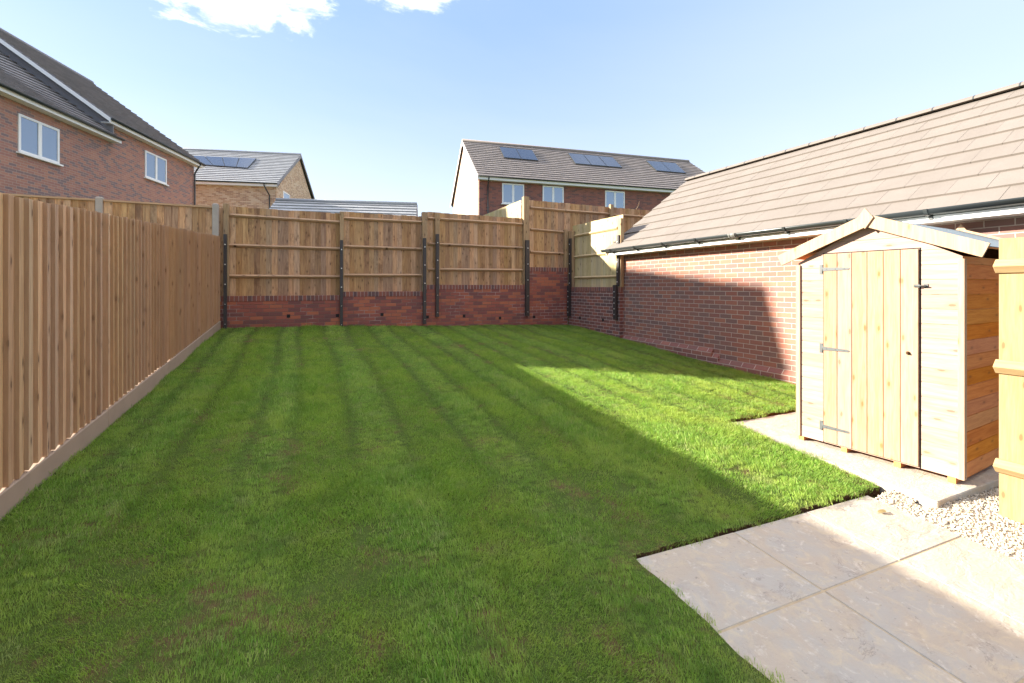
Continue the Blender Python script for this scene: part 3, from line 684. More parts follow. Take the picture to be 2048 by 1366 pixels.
# ------------------------------------------------------------------ roofs
def roof_tiles(mb, origin, along, up, nrm, length, slope, gauge=0.33, tw=0.3, th=0.028, half=True, jit=0.002, gap=0.002):
    origin, along, up, nrm = Vector(origin), Vector(along).normalized(), Vector(up).normalized(), Vector(nrm).normalized()
    nrow = int(math.ceil(slope / gauge - 1e-6))
    for r in range(nrow):
        u0 = r * gauge; u1 = min(slope, u0 + gauge + 0.06)
        x = -tw * 0.5 if (r % 2 and half) else 0.0
        while x < length - 0.01:
            a, b = max(0, x) + gap, min(length, x + tw) - gap
            if b - a > 0.02:
                j = random.uniform(-jit, jit); ju = random.uniform(-jit, jit)
                n0, n1 = th + 0.012 + j, 0.012 + j
                P = lambda s_, w_, h_: origin + along * s_ + up * w_ + nrm * h_
                mb.hexa([P(a, u0 + ju, n0 - th), P(b, u0 + ju, n0 - th), P(b, u1, -0.006), P(a, u1, -0.006), P(a, u0 + ju, n0), P(b, u0 + ju, n0), P(b, u1, n1), P(a, u1, n1)])
            x += tw
def half_gutter(mb, a, b, r=0.056, n=9, th=0.004):
    a, b = Vector(a), Vector(b); d = (b - a).normalized(); side = d.cross(Vector((0, 0, 1))).normalized()
    i = len(mb.v)
    for p in (a, b):
        for rr in (r, r - th):
            for k in range(n + 1):
                w = math.pi * k / n; mb.v.append(tuple(p + side * math.cos(w) * rr - Vector((0, 0, math.sin(w) * rr))))
    m_ = n + 1
    def q(*f): mb.f.append(f); mb.sm.append(True)
    for k in range(n):
        q(i + k, i + k + 1, i + 2 * m_ + k + 1, i + 2 * m_ + k); q(i + m_ + k, i + m_ + k + 1, i + 3 * m_ + k + 1, i + 3 * m_ + k)
    for (k) in (0, n): q(i + k, i + m_ + k, i + 3 * m_ + k, i + 2 * m_ + k)
    mb.f += [tuple(range(i, i + m_)), tuple(range(i + 2 * m_, i + 3 * m_))]; mb.sm += [False, False]

# ------------------------------------------------------------------ garage on the right
XGAR = 6.317; GY0, GY1 = 0.6, 8.06; XRID = 8.49; ZR = 4.09; ZE = 2.272
ga = thing('brick_garage', 'red brick garage with brown tiled roof and black gutter right of the lawn', 'garage', (XGAR, 4.3, g(XGAR, 4.3)))
zt = 2.27
wb = MB(); wb.box(XGAR, XGAR + 0.25, GY0, GY1, -0.3, zt); wb.build('wall', M['garage_brick'], ga); wb = MB()
xb = 2 * XRID - XGAR
wb.box(xb - 0.25, xb, GY0, GY1, -0.3, zt); wb.build('wall', M['garage_brick'], ga); wb = MB()
gab = [(XGAR + 0.251, GY1 - 0.25, -0.3), (xb - 0.251, GY1 - 0.25, -0.3), (xb - 0.251, GY1 - 0.25, zt + 0.12), (XRID, GY1 - 0.25, ZR - 0.08), (XGAR + 0.251, GY1 - 0.25, zt + 0.12)]
wb.prism(gab, (0, 0.25, 0)); wb.build('gable_wall', M['garage_brick'], ga); wb = MB(); wb.prism([(x, GY0, z) for x, _, z in gab], (0, 0.25, 0))
wb.build('gable_wall', M['garage_brick'], ga)
# plinth: chamfered course that steps down two courses
def plinth(y0, y1, zc, nm='plinth'):
    pb = MB(); pb.prism([(XGAR - 0.001, y0, zc), (XGAR - 0.056, y0, zc - 0.065), (XGAR - 0.056, y0, zc - 0.6), (XGAR - 0.001, y0, zc - 0.6)], (0, y1 - y0, 0)); return pb.build(nm, M['plinth'], ga)
M['plinth'] = brick('plinth_brick', [(0.30, 0.12, 0.085), (0.27, 0.105, 0.08), (0.22, 0.10, 0.08), (0.33, 0.13, 0.09), (0.25, 0.10, 0.08)], (0.54, 0.45, 0.38), grime=0.1, voff=-0.002, white=0.2)
ys_ = on_x(1440, 710, XGAR).y
plinth(ys_ + 0.13, GY1 + 0.25 - 0.26, 0.452); plinth(ys_ + 0.0, ys_ + 0.129, 0.377); plinth(GY0, ys_ - 0.001, 0.302)
# roof
pitch = math.atan2(ZR - ZE, XRID - (XGAR - 0.31)); rup = Vector((math.cos(pitch), 0, math.sin(pitch))); rn = Vector((-math.sin(pitch), 0, math.cos(pitch)))
RY0, RY1 = GY0 - 0.2, 8.36
slope = (XRID - (XGAR - 0.31)) / math.cos(pitch)
rm = MB(); roof_tiles(rm, (XGAR - 0.31, RY0, ZE), (0, 1, 0), rup, rn, RY1 - RY0, slope, gauge=slope / 9, tw=0.33, th=0.026, jit=0.0012, gap=0.0013)
ro = rm.build('roof', M['garage_tile'], ga, bevel=0.0)
r2 = MB(); rup2 = Vector((-rup.x, 0, rup.z)); rn2 = Vector((-rn.x, 0, rn.z))
roof_tiles(r2, (2 * XRID - (XGAR - 0.31), RY0, ZE), (0, 1, 0), rup2, rn2, RY1 - RY0, slope, gauge=slope / 9, tw=0.33, th=0.026, jit=0.0012, gap=0.0013)
r2.build('roof', M['garage_tile'], ga)
ur = MB(); ur.prism([(XGAR - 0.29, RY0 + 0.02, ZE - 0.02), (XRID, RY0 + 0.02, ZR - 0.035), (2 * XRID - XGAR + 0.29, RY0 + 0.02, ZE - 0.02), (2 * XRID - XGAR + 0.05, RY0 + 0.02, ZE - 0.02), (XRID, RY0 + 0.02, ZR - 0.12), (XGAR - 0.05, RY0 + 0.02, ZE - 0.02)], (0, RY1 - RY0 - 0.04, 0)); 
ur.build('roof_deck', plain('roof_underlay', (0.06, 0.05, 0.05), 0.9), ga)
y = RY0
while y < RY1 - 0.05:
    e = min(RY1, y + 0.45); rt = MB(); n = 7
    prof = [(math.cos(math.pi * k / (n - 1)) * 0.125, math.sin(math.pi * k / (n - 1)) * 0.075) for k in range(n)]
    pts = [(XRID + a, y + 0.007, ZR + 0.0 + b) for a, b in prof]
    rt.prism(pts, (0, e - y - 0.014, 0))
    rt.build('ridge_tile', M['garage_tile'], ro); 
    cl = MB(); cl.prism([(XRID + a * 1.03, e - 0.008, ZR + b * 1.05 - 0.003) for a, b in prof], (0, 0.016, 0)); cl.build('ridge_clip', M['gutter'], ro)
    y = e
fb = MB(); fb.box(XGAR - 0.28, XGAR - 0.255, RY0, RY1 - 0.14, ZE - 0.085, ZE + 0.03); fb.box(XGAR - 0.2545, XGAR - 0.001, RY0, RY1 - 0.14, ZE - 0.083, ZE - 0.072); fb.build('fascia', M['upvc'], ga)
gt = MB(); half_gutter(gt, (XGAR - 0.342, RY0, ZE + 0.045), (XGAR - 0.342, RY1 + 0.0, ZE + 0.045)); go_ = gt.build('gutter', M['gutter'], ga)
y = RY1 - 0.35
while y > RY0:
    br = MB(); n = 10
    for k in range(n):
        w0, w1 = math.pi * k / n, math.pi * (k + 1) / n
        c0 = (XGAR - 0.342 + math.cos(w0) * 0.060, ZE + 0.045 - math.sin(w0) * 0.060); c1 = (XGAR - 0.342 + math.cos(w1) * 0.060, ZE + 0.045 - math.sin(w1) * 0.060)
        d0 = (XGAR - 0.342 + math.cos(w0) * 0.068, ZE + 0.045 - math.sin(w0) * 0.068); d1 = (XGAR - 0.342 + math.cos(w1) * 0.068, ZE + 0.045 - math.sin(w1) * 0.068)
        br.prism([(c0[0], y, c0[1]), (c1[0], y, c1[1]), (d1[0], y, d1[1]), (d0[0], y, d0[1])], (0, 0.035, 0))
    br.box(XGAR - 0.292, XGAR - 0.281, y - 0.0, y + 0.035, ZE - 0.06, ZE + 0.04)
    br.build('gutter_bracket', M['gutter'], go_); y -= 0.78
yu = on_x(1466, 470, XGAR - 0.37).y
un = MB(); half_gutter(un, (XGAR - 0.342, yu - 0.07, ZE + 0.045), (XGAR - 0.342, yu + 0.07, ZE + 0.045), r=0.066, th=0.008)
for s_ in (-0.05, 0.04): half_gutter(un, (XGAR - 0.342, yu + s_, ZE + 0.045), (XGAR - 0.342, yu + s_ + 0.014, ZE + 0.045), r=0.073, th=0.006)
un.build('gutter_union', plain('grey_gutter_union', (0.16, 0.16, 0.15), 0.45), go_)
vb = MB(); vb.prism([(XGAR - 0.27, RY1 - 0.05, ZE - 0.06), (XGAR - 0.27, RY1 - 0.05, ZE + 0.01), (XRID, RY1 - 0.05, ZR - 0.01), (2 * XRID - XGAR + 0.27, RY1 - 0.05, ZE + 0.01), (2 * XRID - XGAR + 0.27, RY1 - 0.05, ZE - 0.06), (XRID, RY1 - 0.05, ZR - 0.16)], (0, 0.02, 0)); vb.build('bargeboard', M['upvc'], ga)

# ------------------------------------------------------------------ wooden shed
SW, SD = 1.146, 1.84
EH, AH = 1.62, 1.93          # eave wall height, gable apex of the wall
sh = thing('garden_shed', 'pale wooden apex garden shed with a boarded door standing on pale paving', 'shed', (4.328, 1.659, 0.104), R(4.77))
def hw(z): return SW / 2 if z <= EH else max(0.0, (SW / 2) * (AH - z) / (AH - EH))
fr = MB(); z = 0.0; bh_ = 0.112; c_ = SW / 2
while z < AH - 0.02:
    z1_ = min(AH, z + bh_ - 0.006)
    zs = [z, EH, z1_] if z < EH < z1_ else [z, z1_]
    pts = [(0.0, c_ - hw(q_), q_) for q_ in zs] + [(0.0, c_ + hw(q_), q_) for q_ in reversed(zs)]
    fr.prism(pts, (0.014, 0, 0))
    zs2 = [z1_, min(AH, z1_ + 0.006)]
    if hw(zs2[1]) > 0.01: fr.prism([(0.004, c_ - hw(q_), q_) for q_ in zs2] + [(0.004, c_ + hw(q_), q_) for q_ in reversed(zs2)], (0.010, 0, 0))
    z += bh_
fr.build('front_cladding', M['shed_clad'], sh)
for (yy, nm) in ((0.0, 'side_cladding'), (SW - 0.014, 'side_cladding')):
    sb = MB(); z = 0.0
    while z < EH - 0.01:
        z1_ = min(EH, z + bh_ - 0.006); sb.box(0.015, SD, yy, yy + 0.014, z, z1_)
        sb.box(0.015, SD, yy + 0.004 if yy == 0 else yy, yy + 0.014 if yy == 0 else yy + 0.010, z1_, min(EH, z1_ + 0.006)); z += bh_
    sb.build(nm, M['shed_side'], sh)
bk = MB(); z = 0.0
while z < AH - 0.02:
    z1_ = min(AH, z + bh_); bk.prism([(SD + 0.001, c_ - hw(z), z), (SD + 0.001, c_ + hw(z), z), (SD + 0.001, c_ + hw(z1_), z1_), (SD + 0.001, c_ - hw(z1_), z1_)], (0.014, 0, 0)); z += bh_
bk.build('rear_cladding', M['shed_clad'], sh)
fl = MB(); fl.box(0.016, SD - 0.002, 0.016, SW - 0.016, 0.0, 0.016); fl.build('floor', M['shed_side'], sh)
d0_, d1_ = SW * 0.212, SW * 0.807          # door extent measured from the near corner
dr = MB(); n = 6; wv = (d1_ - d0_ - 0.006) / n
for k in range(n):
    a = d0_ + 0.003 + k * wv; dr.box(-0.018, -0.001, a + 0.0012, a + wv - 0.0012, 0.012, 1.690)
door = dr.build('door', M['shed_door'], sh, bevel=0.003)
dg = MB()
for (a, b, z0, z1_) in ((d0_ - 0.007, d0_ + 0.002, 0.0, 1.70), (d1_ - 0.002, d1_ + 0.006, 0.0, 1.70), (d0_ - 0.007, d1_ + 0.006, 1.692, 1.70)): dg.box(-0.0012, -0.0002, a, b, z0, z1_)
dg.build('door_gap', M['dark'], door)
for hz in (1.555, 0.845, 0.145):
    hb = MB(); hb.prism([(-0.0225, d1_ - 0.002, hz + 0.016), (-0.0225, d1_ - 0.002, hz - 0.016), (-0.0225, d1_ - 0.20, hz - 0.009), (-0.0225, d1_ - 0.215, hz), (-0.0225, d1_ - 0.20, hz + 0.009)], (0.003, 0, 0))
    hb.box(-0.006, -0.002, d1_ + 0.008, d1_ + 0.034, hz - 0.042, hz + 0.042)
    hb.tube((-0.012, d1_ + 0.004, hz - 0.035), (-0.012, d1_ + 0.004, hz + 0.035), 0.007, 8)
    for q_ in (0.03, 0.10, 0.17): hb.tube((-0.0225, d1_ - q_, hz), (-0.0255, d1_ - q_, hz), 0.004, 6)
    hb.build('hinge', M['hinge'], door)
lt = MB(); zl = 1.405; lt.box(-0.024, -0.019, d0_ - 0.005, d0_ + 0.03, zl - 0.012, zl + 0.012); lt.tube((-0.028, d0_ - 0.045, zl), (-0.028, d0_ + 0.028, zl), 0.005, 8); lt.box(-0.006, -0.001, d0_ - 0.05, d0_ - 0.025, zl - 0.014, zl + 0.014); lt.box(-0.03, -0.006, d0_ - 0.04, d0_ - 0.034, zl - 0.004, zl + 0.004)
lt.build('latch', M['hinge'], door)
kb = MB(); yk = SW * (1 - 0.73); kb.tube((-0.018, yk, 0.88), (-0.024, yk, 0.88), 0.014, 14); kb.tube((-0.024, yk, 0.88), (-0.034, yk, 0.88), 0.008, 10); kb.tube((-0.0245, yk, 0.88), (-0.042, yk, 0.88), 0.011, 12, 0.006); kb.build('knob', plain('dark_bronze_knob', (0.09, 0.045, 0.02), 0.4, 0.6), door)
for (y_, nm) in ((-0.0155, 0), (SW - 0.022, 1)):
    ct = MB(); ct.box(-0.016, 0.001 if False else -0.0005, y_, y_ + 0.0375, 0.0, EH - 0.02)
    if nm == 0: ct.box(-0.0004, 0.028, -0.0155, -0.0005, 0.0, EH - 0.02)
    ct.build('corner_trim', M['shed_trim'], sh, bevel=0.002)
# roof sheets, felt and bargeboards
hs = SW / 2 + 0.135; sp = math.atan2(0.30, 0.715); ZA = 1.985
def roof_side(sg, x0, x1, n0, n1, mat, nm):
    o = MB(); cs, sn = math.cos(sp), math.sin(sp); L = hs / cs
    def P(x, l, n_): return (x, c_ + sg * (l * cs + n_ * sn), ZA - l * sn + n_ * cs)
    o.hexa([P(x0, 0, n0), P(x1, 0, n0), P(x1, L, n0), P(x0, L, n0), P(x0, 0, n1), P(x1, 0, n1), P(x1, L, n1), P(x0, L, n1)]); return o.build(nm, mat, sh)
for sg in (-1, 1):
    roof_side(sg, -0.05, SD + 0.06, -0.022, -0.010, M['shed_side'], 'roof_board'); roof_side(sg, -0.052, SD + 0.062, -0.0095, -0.005, M['felt'], 'roof_felt')
    for (xa, xb_) in ((-0.068, -0.053), (SD + 0.063, SD + 0.078)):
        o = MB(); cs, sn = math.cos(sp), math.sin(sp); L = hs / cs + 0.02
        def P(l, n_): return (c_ + sg * (l * cs + n_ * sn), ZA - l * sn + n_ * cs)
        q_ = [P(-0.0, 0.018), P(L, 0.018), P(L, -0.085), P(0.0, -0.085)]
        q_[0] = (c_ + sg * 0.0005, q_[0][1]); q_[3] = (c_ + sg * 0.0005, ZA - 0.092)
        o.prism([(xa, a, b) for a, b in q_], (xb_ - xa, 0, 0)); o.build('bargeboard', M['shed_trim'], sh, bevel=0.002)
for xa in (-0.082, SD + 0.079):
    o = MB(); o.prism([(xa, c_, ZA + 0.065), (xa, c_ + 0.058, ZA - 0.022), (xa, c_, ZA - 0.11), (xa, c_ - 0.058, ZA - 0.022)], (0.013, 0, 0)); o.build('finial', M['shed_trim'], sh, bevel=0.002)
for f_ in (0.02, 0.335, 0.665, 0.95):
    y_ = SW * (1 - f_) - 0.022; o = MB(); o.box(-0.004, SD - 0.02, min(max(y_, 0.002), SW - 0.05), min(max(y_, 0.002), SW - 0.05) + 0.046, -0.043, -0.001); o.build('bearer', M['shed_side'], sh)

# ------------------------------------------------------------------ near right fence
XN, YN = 4.12, 1.40
rf_ = thing('side_gate_fence', 'golden closeboard fence with three rails standing in the gravel in front of the shed', 'fence', (XN, 0.6, g(XN, 0.6)))
bb = MB(); y = YN; k = 0
while y > -0.6:
    w = 0.125; zb, ztop = g(XN, y) - 0.03, 1.815 - 0.002 * (k % 3); e = y - w + 0.006
    bb.hexa([(XN + 0.002, e, zb), (XN + 0.022, e, zb), (XN + 0.016, y, zb), (XN + 0.004, y, zb), (XN + 0.002, e, ztop), (XN + 0.022, e, ztop), (XN + 0.016, y, ztop), (XN + 0.004, y, ztop)]); y -= w; k += 1
bb.build('board_panel', M['near_wood'], rf_)
for v in (533, 731, 927):
    zr = on_x(1985, v, XN).z; rb = MB(); h = 0.09
    pr = lambda yy: [(XN + 0.0015, yy, zr - h / 2), (XN - 0.012, yy, zr - h / 2), (XN - 0.052, yy, zr), (XN - 0.012, yy, zr + h / 2), (XN + 0.0015, yy, zr + h / 2)]
    rb.v += pr(-0.6) + pr(YN + 0.012); rb.f += [(4, 3, 2, 1, 0), (5, 6, 7, 8, 9)] + [(k, (k + 1) % 5, 5 + (k + 1) % 5, 5 + k) for k in range(5)]; rb.sm += [False] * 7
    rb.build('rail', M['near_rail_wood'], rf_, bevel=0.003)
for py in (-0.55, 0.9):
    pb = MB(); pb.box(XN + 0.024, XN + 0.12, py - 0.05, py + 0.05, -0.3, 1.76); pb.build('post', M['near_wood'], rf_, bevel=0.004)

# ------------------------------------------------------------------ houses
def window(parent, x0, x1, z0, z1, Y, out, lights=2, axis='x'):
    """white casement; the wall runs along local x (axis 'x', outside at out*Y) or local y"""
    w = x1 - x0; h = z1 - z0; t = 0.07; fr = MB(); gl = MB(); si = MB()
    def bx(mb, a, b, c, d, n0, n1):
        n0, n1 = sorted((Y + out * n0, Y + out * n1))
        if axis == 'x': mb.box(a, b, n0, n1, c, d)
        else: mb.box(n0, n1, a, b, c, d)
    bx(fr, x0, x0 + t, z0, z1, -0.05, 0.03); bx(fr, x1 - t, x1, z0, z1, -0.05, 0.03)
    bx(fr, x0 + t, x1 - t, z0, z0 + t, -0.05, 0.03); bx(fr, x0 + t, x1 - t, z1 - t, z1, -0.05, 0.03)
    for k in range(1, lights):
        c = x0 + w * k / lights; bx(fr, c - 0.06, c + 0.06, z0 + t, z1 - t, -0.05, 0.032)
    f = fr.build('window', M['upvc'], parent, bevel=0.004)
    bx(gl, x0 + t * 0.5, x1 - t * 0.5, z0 + t * 0.5, z1 - t * 0.5, 0.004, 0.012); gl.build('pane', M['glass'], f)
    bx(si, x0 - 0.06, x1 + 0.06, z0 - 0.05, z0 - 0.001, 0.002, 0.09); si.build('sill', M['upvc'], f)
    return f
def downpipe(parent, pts, r=0.034):
    o = MB()
    for a, b in zip(pts, pts[1:]): o.tube(a, b, r, 8)
    return o.build('downpipe', M['gutter'], parent)

# left red brick house: wall faces local +x, runs along local +y
LH_O = Vector((-7.77, 16.0, 0)); LH_R = -math.atan2(0.279, 0.96)
lh = thing('red_brick_house', 'red brown brick house with dark tiled roofs and two white windows beyond the left fence', 'house', (LH_O.x, LH_O.y, 1.4), LH_R)
def lh_local(u):
    d = 10975.0 / (895 - u); a = (u - 1024) / 910.0
    X, Y = d * (a * CT + ST), d * (-a * ST + CT)
    return (X - LH_O.x) * 0.279 + (Y - LH_O.y) * 0.96, d
def lhz(u, v): return (574 - v) / 910.0 * lh_local(u)[1] + CZ - 1.4
ZB = -1.0; YSPL = 4.72; YEND = 10.35
ze1, ze2 = 5.27, 5.83           # local eave heights (fascia bottom) near and far part
zr1, zr2 = 8.62, 9.62; HD = 4.55
YN_ = -0.38; zr1 = 8.78
wl = MB(); wl.prism([(0, YN_, ZB), (-2 * HD, YN_, ZB), (-2 * HD, YN_, ze1), (-HD, YN_, zr1 - 0.25), (0, YN_, ze1)], (0, YSPL - YN_, 0)); wl.build('wall', M['red_house_brick'], lh)
fl_ = MB(); fl_.prism([(0.25, YSPL - 0.03, ze1 + 0.1), (-HD, YSPL - 0.03, zr1 - 0.1), (-HD, YSPL - 0.03, zr2 - 0.16), (0.25, YSPL - 0.03, ze2 + 0.1)], (0, 0.029, 0)); fl_.build('verge_shade_flashing', M['house_tile'], lh)  # dark sheet standing in for the shaded verge underside and lead flashing
wl = MB(); wl.prism([(0.003, YSPL + 0.001, ZB), (-2 * HD, YSPL + 0.001, ZB), (-2 * HD, YSPL + 0.001, ze2), (-HD, YSPL + 0.001, zr2 - 0.25), (0.003, YSPL + 0.001, ze2)], (0, YEND - YSPL, 0)); wl.build('wall', M['red_house_brick'], lh)
for (ya_, yb_, ze, zr) in ((YN_ - 0.15, YSPL + 0.25, ze1, zr1), (YSPL - 0.25, YEND + 0.3, ze2, zr2)):
    first, last = ya_ < 0, ya_ > 3
    ov = 0.32; zeave = ze + 0.14
    pt = math.atan2(zr - zeave, HD + ov); sl = (HD + ov) / math.cos(pt)
    yend_t = yb_ if last else YSPL - 0.031
    for sg in (1, -1):
        rb = MB(); ox = ov if sg > 0 else -2 * HD - ov
        roof_tiles(rb, (ox, ya_, zeave), (0, 1, 0), (-sg * math.cos(pt), 0, math.sin(pt)), (sg * math.sin(pt), 0, math.cos(pt)), yend_t - ya_, sl, gauge=0.31, tw=0.31, th=0.06)
        if first:                               # the ridge climbs towards the taller part
            def lift(p):
                t_ = max(0.0, min(1.0, (p[1] - 2.6) / 2.1)); fr_ = (ov - p[0]) / (HD + ov) if sg > 0 else (p[0] + 2 * HD + ov) / (HD + ov)
                return (p[0], p[1], p[2] + 0.36 * t_ * max(0.0, fr_))
            rb.v = [lift(p) for p in rb.v]
        ro_ = rb.build('roof', M['house_tile'], lh)
        if sg > 0:
            rt = MB(); rt.tube((-HD, ya_, zr + 0.02), (-HD, yend_t, zr + 0.02), 0.11, 10); rt.build('ridge_tile', M['house_tile'], ro_)
    fa = MB(); fe = yb_ if last else YSPL + 0.33
    fa.box(ov - 0.06, ov - 0.03, ya_, fe, ze, ze + 0.15); fa.box(0.004, ov - 0.061, ya_, fe, ze + 0.002, ze + 0.016); fa.build('fascia', M['upvc'], lh)
    gt = MB(); half_gutter(gt, (ov + 0.03, ya_, zeave + 0.01), (ov + 0.03, fe, zeave + 0.01)); gt.build('gutter', M['gutter'], lh)
    for yy in [ya_ - 0.022] + ([yb_ + 0.002] if last else []):
        for q_ in ([(ov, yy, zeave - 0.12), (ov, yy, zeave + 0.02), (-HD, yy, zr + 0.02), (-HD, yy, zr - 0.12)], [(-2 * HD - ov, yy, zeave - 0.16), (-2 * HD - ov, yy, zeave + 0.03), (-HD - 0.001, yy, zr + 0.03), (-HD - 0.001, yy, zr - 0.16)]):
            bb = MB(); bb.prism(q_, (0, 0.02, 0)); bb.build('bargeboard', M['upvc'], lh)
ya_, yb_ = lh_local(35)[0], lh_local(117)[0]; window(lh, ya_, yb_, lhz(35, 303), lhz(35, 226), 0.0, 1, 2, 'y')
ya_, yb_ = lh_local(289)[0], lh_local(332)[0]; window(lh, ya_, yb_, lhz(289, 354), lhz(289, 300), 0.003, 1, 2, 'y')
downpipe(lh, [(0.34, YEND - 0.05, ze2 + 0.12), (0.12, YEND - 0.05, ze2 - 0.25), (0.07, YEND - 0.05, ze2 - 0.35), (0.07, YEND - 0.05, 0)])
for yy in (0.35, 2.6): window(lh, yy, yy + 1.2, 1.3, 2.5, 0.0, 1, 2, 'y')

def solar(parent, quads, name='solar_panel'):
    for (a, b, c, d) in quads:
        o = MB(); n_ = (Vector(b) - Vector(a)).cross(Vector(d) - Vector(a)).normalized()
        if n_.z < 0: n_ = -n_
        ps = [Vector(p) for p in (a, b, c, d)]; cen = sum(ps, Vector()) / 4
        o.hexa([p + n_ * 0.055 for p in ps] + [p + n_ * 0.10 for p in ps]); so = o.build(name, M['gutter'], parent)
        gl = MB(); ins = [cen + (p - cen) * 0.965 for p in ps]; gl.hexa([p + n_ * 0.101 for p in ins] + [p + n_ * 0.104 for p in ins]); gl.build('panel_glass', M['solar'], so)
def to_local(o, p):
    c, s_ = math.cos(-o.rotation_euler.z), math.sin(-o.rotation_euler.z); q_ = Vector(p) - Vector(o.location)
    return Vector((q_.x * c - q_.y * s_, q_.x * s_ + q_.y * c, q_.z))
def from_local_dir(o, v):
    c, s_ = math.cos(o.rotation_euler.z), math.sin(o.rotation_euler.z); return Vector((v[0] * c - v[1] * s_, v[0] * s_ + v[1] * c, v[2]))

def terrace(name, label, loc, rz, x0, x1, depth, ze, zr, wall_m, gable_m, tile_m, ov=0.3, vov=0.12, barge_m=None):
    """ridge along local x, front wall at local y=0 facing -y; heights local"""
    h = thing(name, label, 'house', loc, rz)
    hd = depth / 2
    wl = MB(); wl.box(x0, x1, 0, 0.3, -2, ze); wl.build('wall', wall_m, h); wl = MB(); wl.box(x0, x1, depth - 0.3, depth, -2, ze); wl.build('wall', wall_m, h)
    for (xa, xb_) in ((x0 + 0.001, x0 + 0.3), (x1 - 0.3, x1 - 0.001)):
        gm = MB(); gm.prism([(xa, 0.301, -2), (xa, depth - 0.301, -2), (xa, depth - 0.301, ze + 0.1), (xa, hd, zr - 0.2), (xa, 0.301, ze + 0.1)], (xb_ - xa, 0, 0)); gm.build('gable_wall', gable_m, h)
    zeave = ze + 0.14; pt = math.atan2(zr - zeave, hd + ov); sl = (hd + ov) / math.cos(pt)
    dk = MB(); dk.prism([(x0 - 0.03, -ov + 0.06, zeave - 0.03), (x0 - 0.03, hd, zr - 0.05), (x0 - 0.03, depth + ov - 0.06, zeave - 0.03), (x0 - 0.03, depth + ov - 0.1, zeave - 0.10), (x0 - 0.03, hd, zr - 0.15), (x0 - 0.03, -ov + 0.1, zeave - 0.10)], (x1 - x0 + 0.06, 0, 0)); dk.build('roof_deck', M['gutter'], h)
    for sg in (1, -1):
        rb = MB(); oy = -ov if sg > 0 else depth + ov
        roof_tiles(rb, (x0 - vov, oy, zeave), (1, 0, 0), (0, sg * math.cos(pt), math.sin(pt)), (0, -sg * math.sin(pt), math.cos(pt)), x1 - x0 + 2 * vov, sl, gauge=0.31, tw=0.31, th=0.045)
        ro_ = rb.build('roof', tile_m, h)
        if sg > 0:
            rt = MB(); rt.tube((x0 - vov, hd, zr + 0.02), (x1 + vov, hd, zr + 0.02), 0.11, 10); rt.build('ridge_tile', tile_m, ro_)
    fa = MB(); fa.box(x0 - vov, x1 + vov, -ov + 0.03, -ov + 0.06, ze - 0.02, ze + 0.15); fa.box(x0 - vov, x1 + vov, -ov + 0.061, -0.002, ze - 0.018, ze - 0.004); fa.build('fascia', M['upvc'], h)
    gt = MB(); half_gutter(gt, (x0 - vov, -ov - 0.03, zeave + 0.02), (x1 + vov, -ov - 0.03, zeave + 0.02)); gt.build('gutter', M['gutter'], h)
    for xx in (x0 - vov - 0.022, x1 + vov + 0.002):
        for q_ in ([(xx, -ov, zeave - 0.16), (xx, -ov, zeave + 0.02), (xx, hd, zr + 0.02), (xx, hd, zr - 0.17)], [(xx, depth + ov, zeave - 0.16), (xx, depth + ov, zeave + 0.02), (xx, hd + 0.001, zr + 0.02), (xx, hd + 0.001, zr - 0.17)]):
            bb = MB(); bb.prism(q_, (0.02, 0, 0)); bb.build('bargeboard', barge_m or M['upvc'], h)
    p0 = Vector(h.location) + from_local_dir(h, (0, -ov, zeave)); nn = from_local_dir(h, (0, -math.sin(pt), math.cos(pt)))
    return h, p0, nn
# far terrace, right of centre
fh, p0, nn = terrace('terraced_house', 'red brick terrace with three solar arrays and pale end gable beyond the back fence', (8.12, 22.1, 1.9), -R(7.7), 0.0, 15.9, 8.4, 5.13, 8.42, M['far_house_brick'], M['render'], M['far_tile'])
def rp(h, p0, nn, u, v): return to_local(h, on_plane(u, v, p0, nn))
def arr(h, p0, nn, q_, n):
    tl, tr, br, bl = [rp(h, p0, nn, *c) for c in q_]; out = []
    for k in range(n):
        a, b = k / n + 0.004, (k + 1) / n - 0.004
        out.append((bl.lerp(br, a), bl.lerp(br, b), tl.lerp(tr, b), tl.lerp(tr, a)))
    solar(h, out)
arr(fh, p0, nn, ((998, 297), (1064, 303.5), (1076, 324), (1007.5, 318)), 2)
arr(fh, p0, nn, ((1135, 309), (1224.6, 317.7), (1244, 338), (1150, 330)), 3)
arr(fh, p0, nn, ((1291, 324), (1350, 329), (1371, 349), (1312, 344)), 2)
def fwin(h, ua, ub, vt, vb):
    n_ = from_local_dir(h, (0, -1, 0)); p_ = Vector(h.location)
    a, b = to_local(h, on_plane(ua, vb, p_, n_)), to_local(h, on_plane(ub, vt + (ub - ua) * 0.06, p_, n_))
    a2 = to_local(h, on_plane(ua, vt, p_, n_)); window(h, a.x, b.x, a.z, min(a2.z, 5.10), 0.0, -1, 2, 'x')
fwin(fh, 1004, 1048, 366, 407); fwin(fh, 1085, 1127, 371, 411); fwin(fh, 1210, 1249, 381, 419)
downpipe(fh, [(0.45, -0.33, 5.25), (0.45, -0.12, 4.9), (0.45, -0.07, 4.8), (0.45, -0.07, -1)])
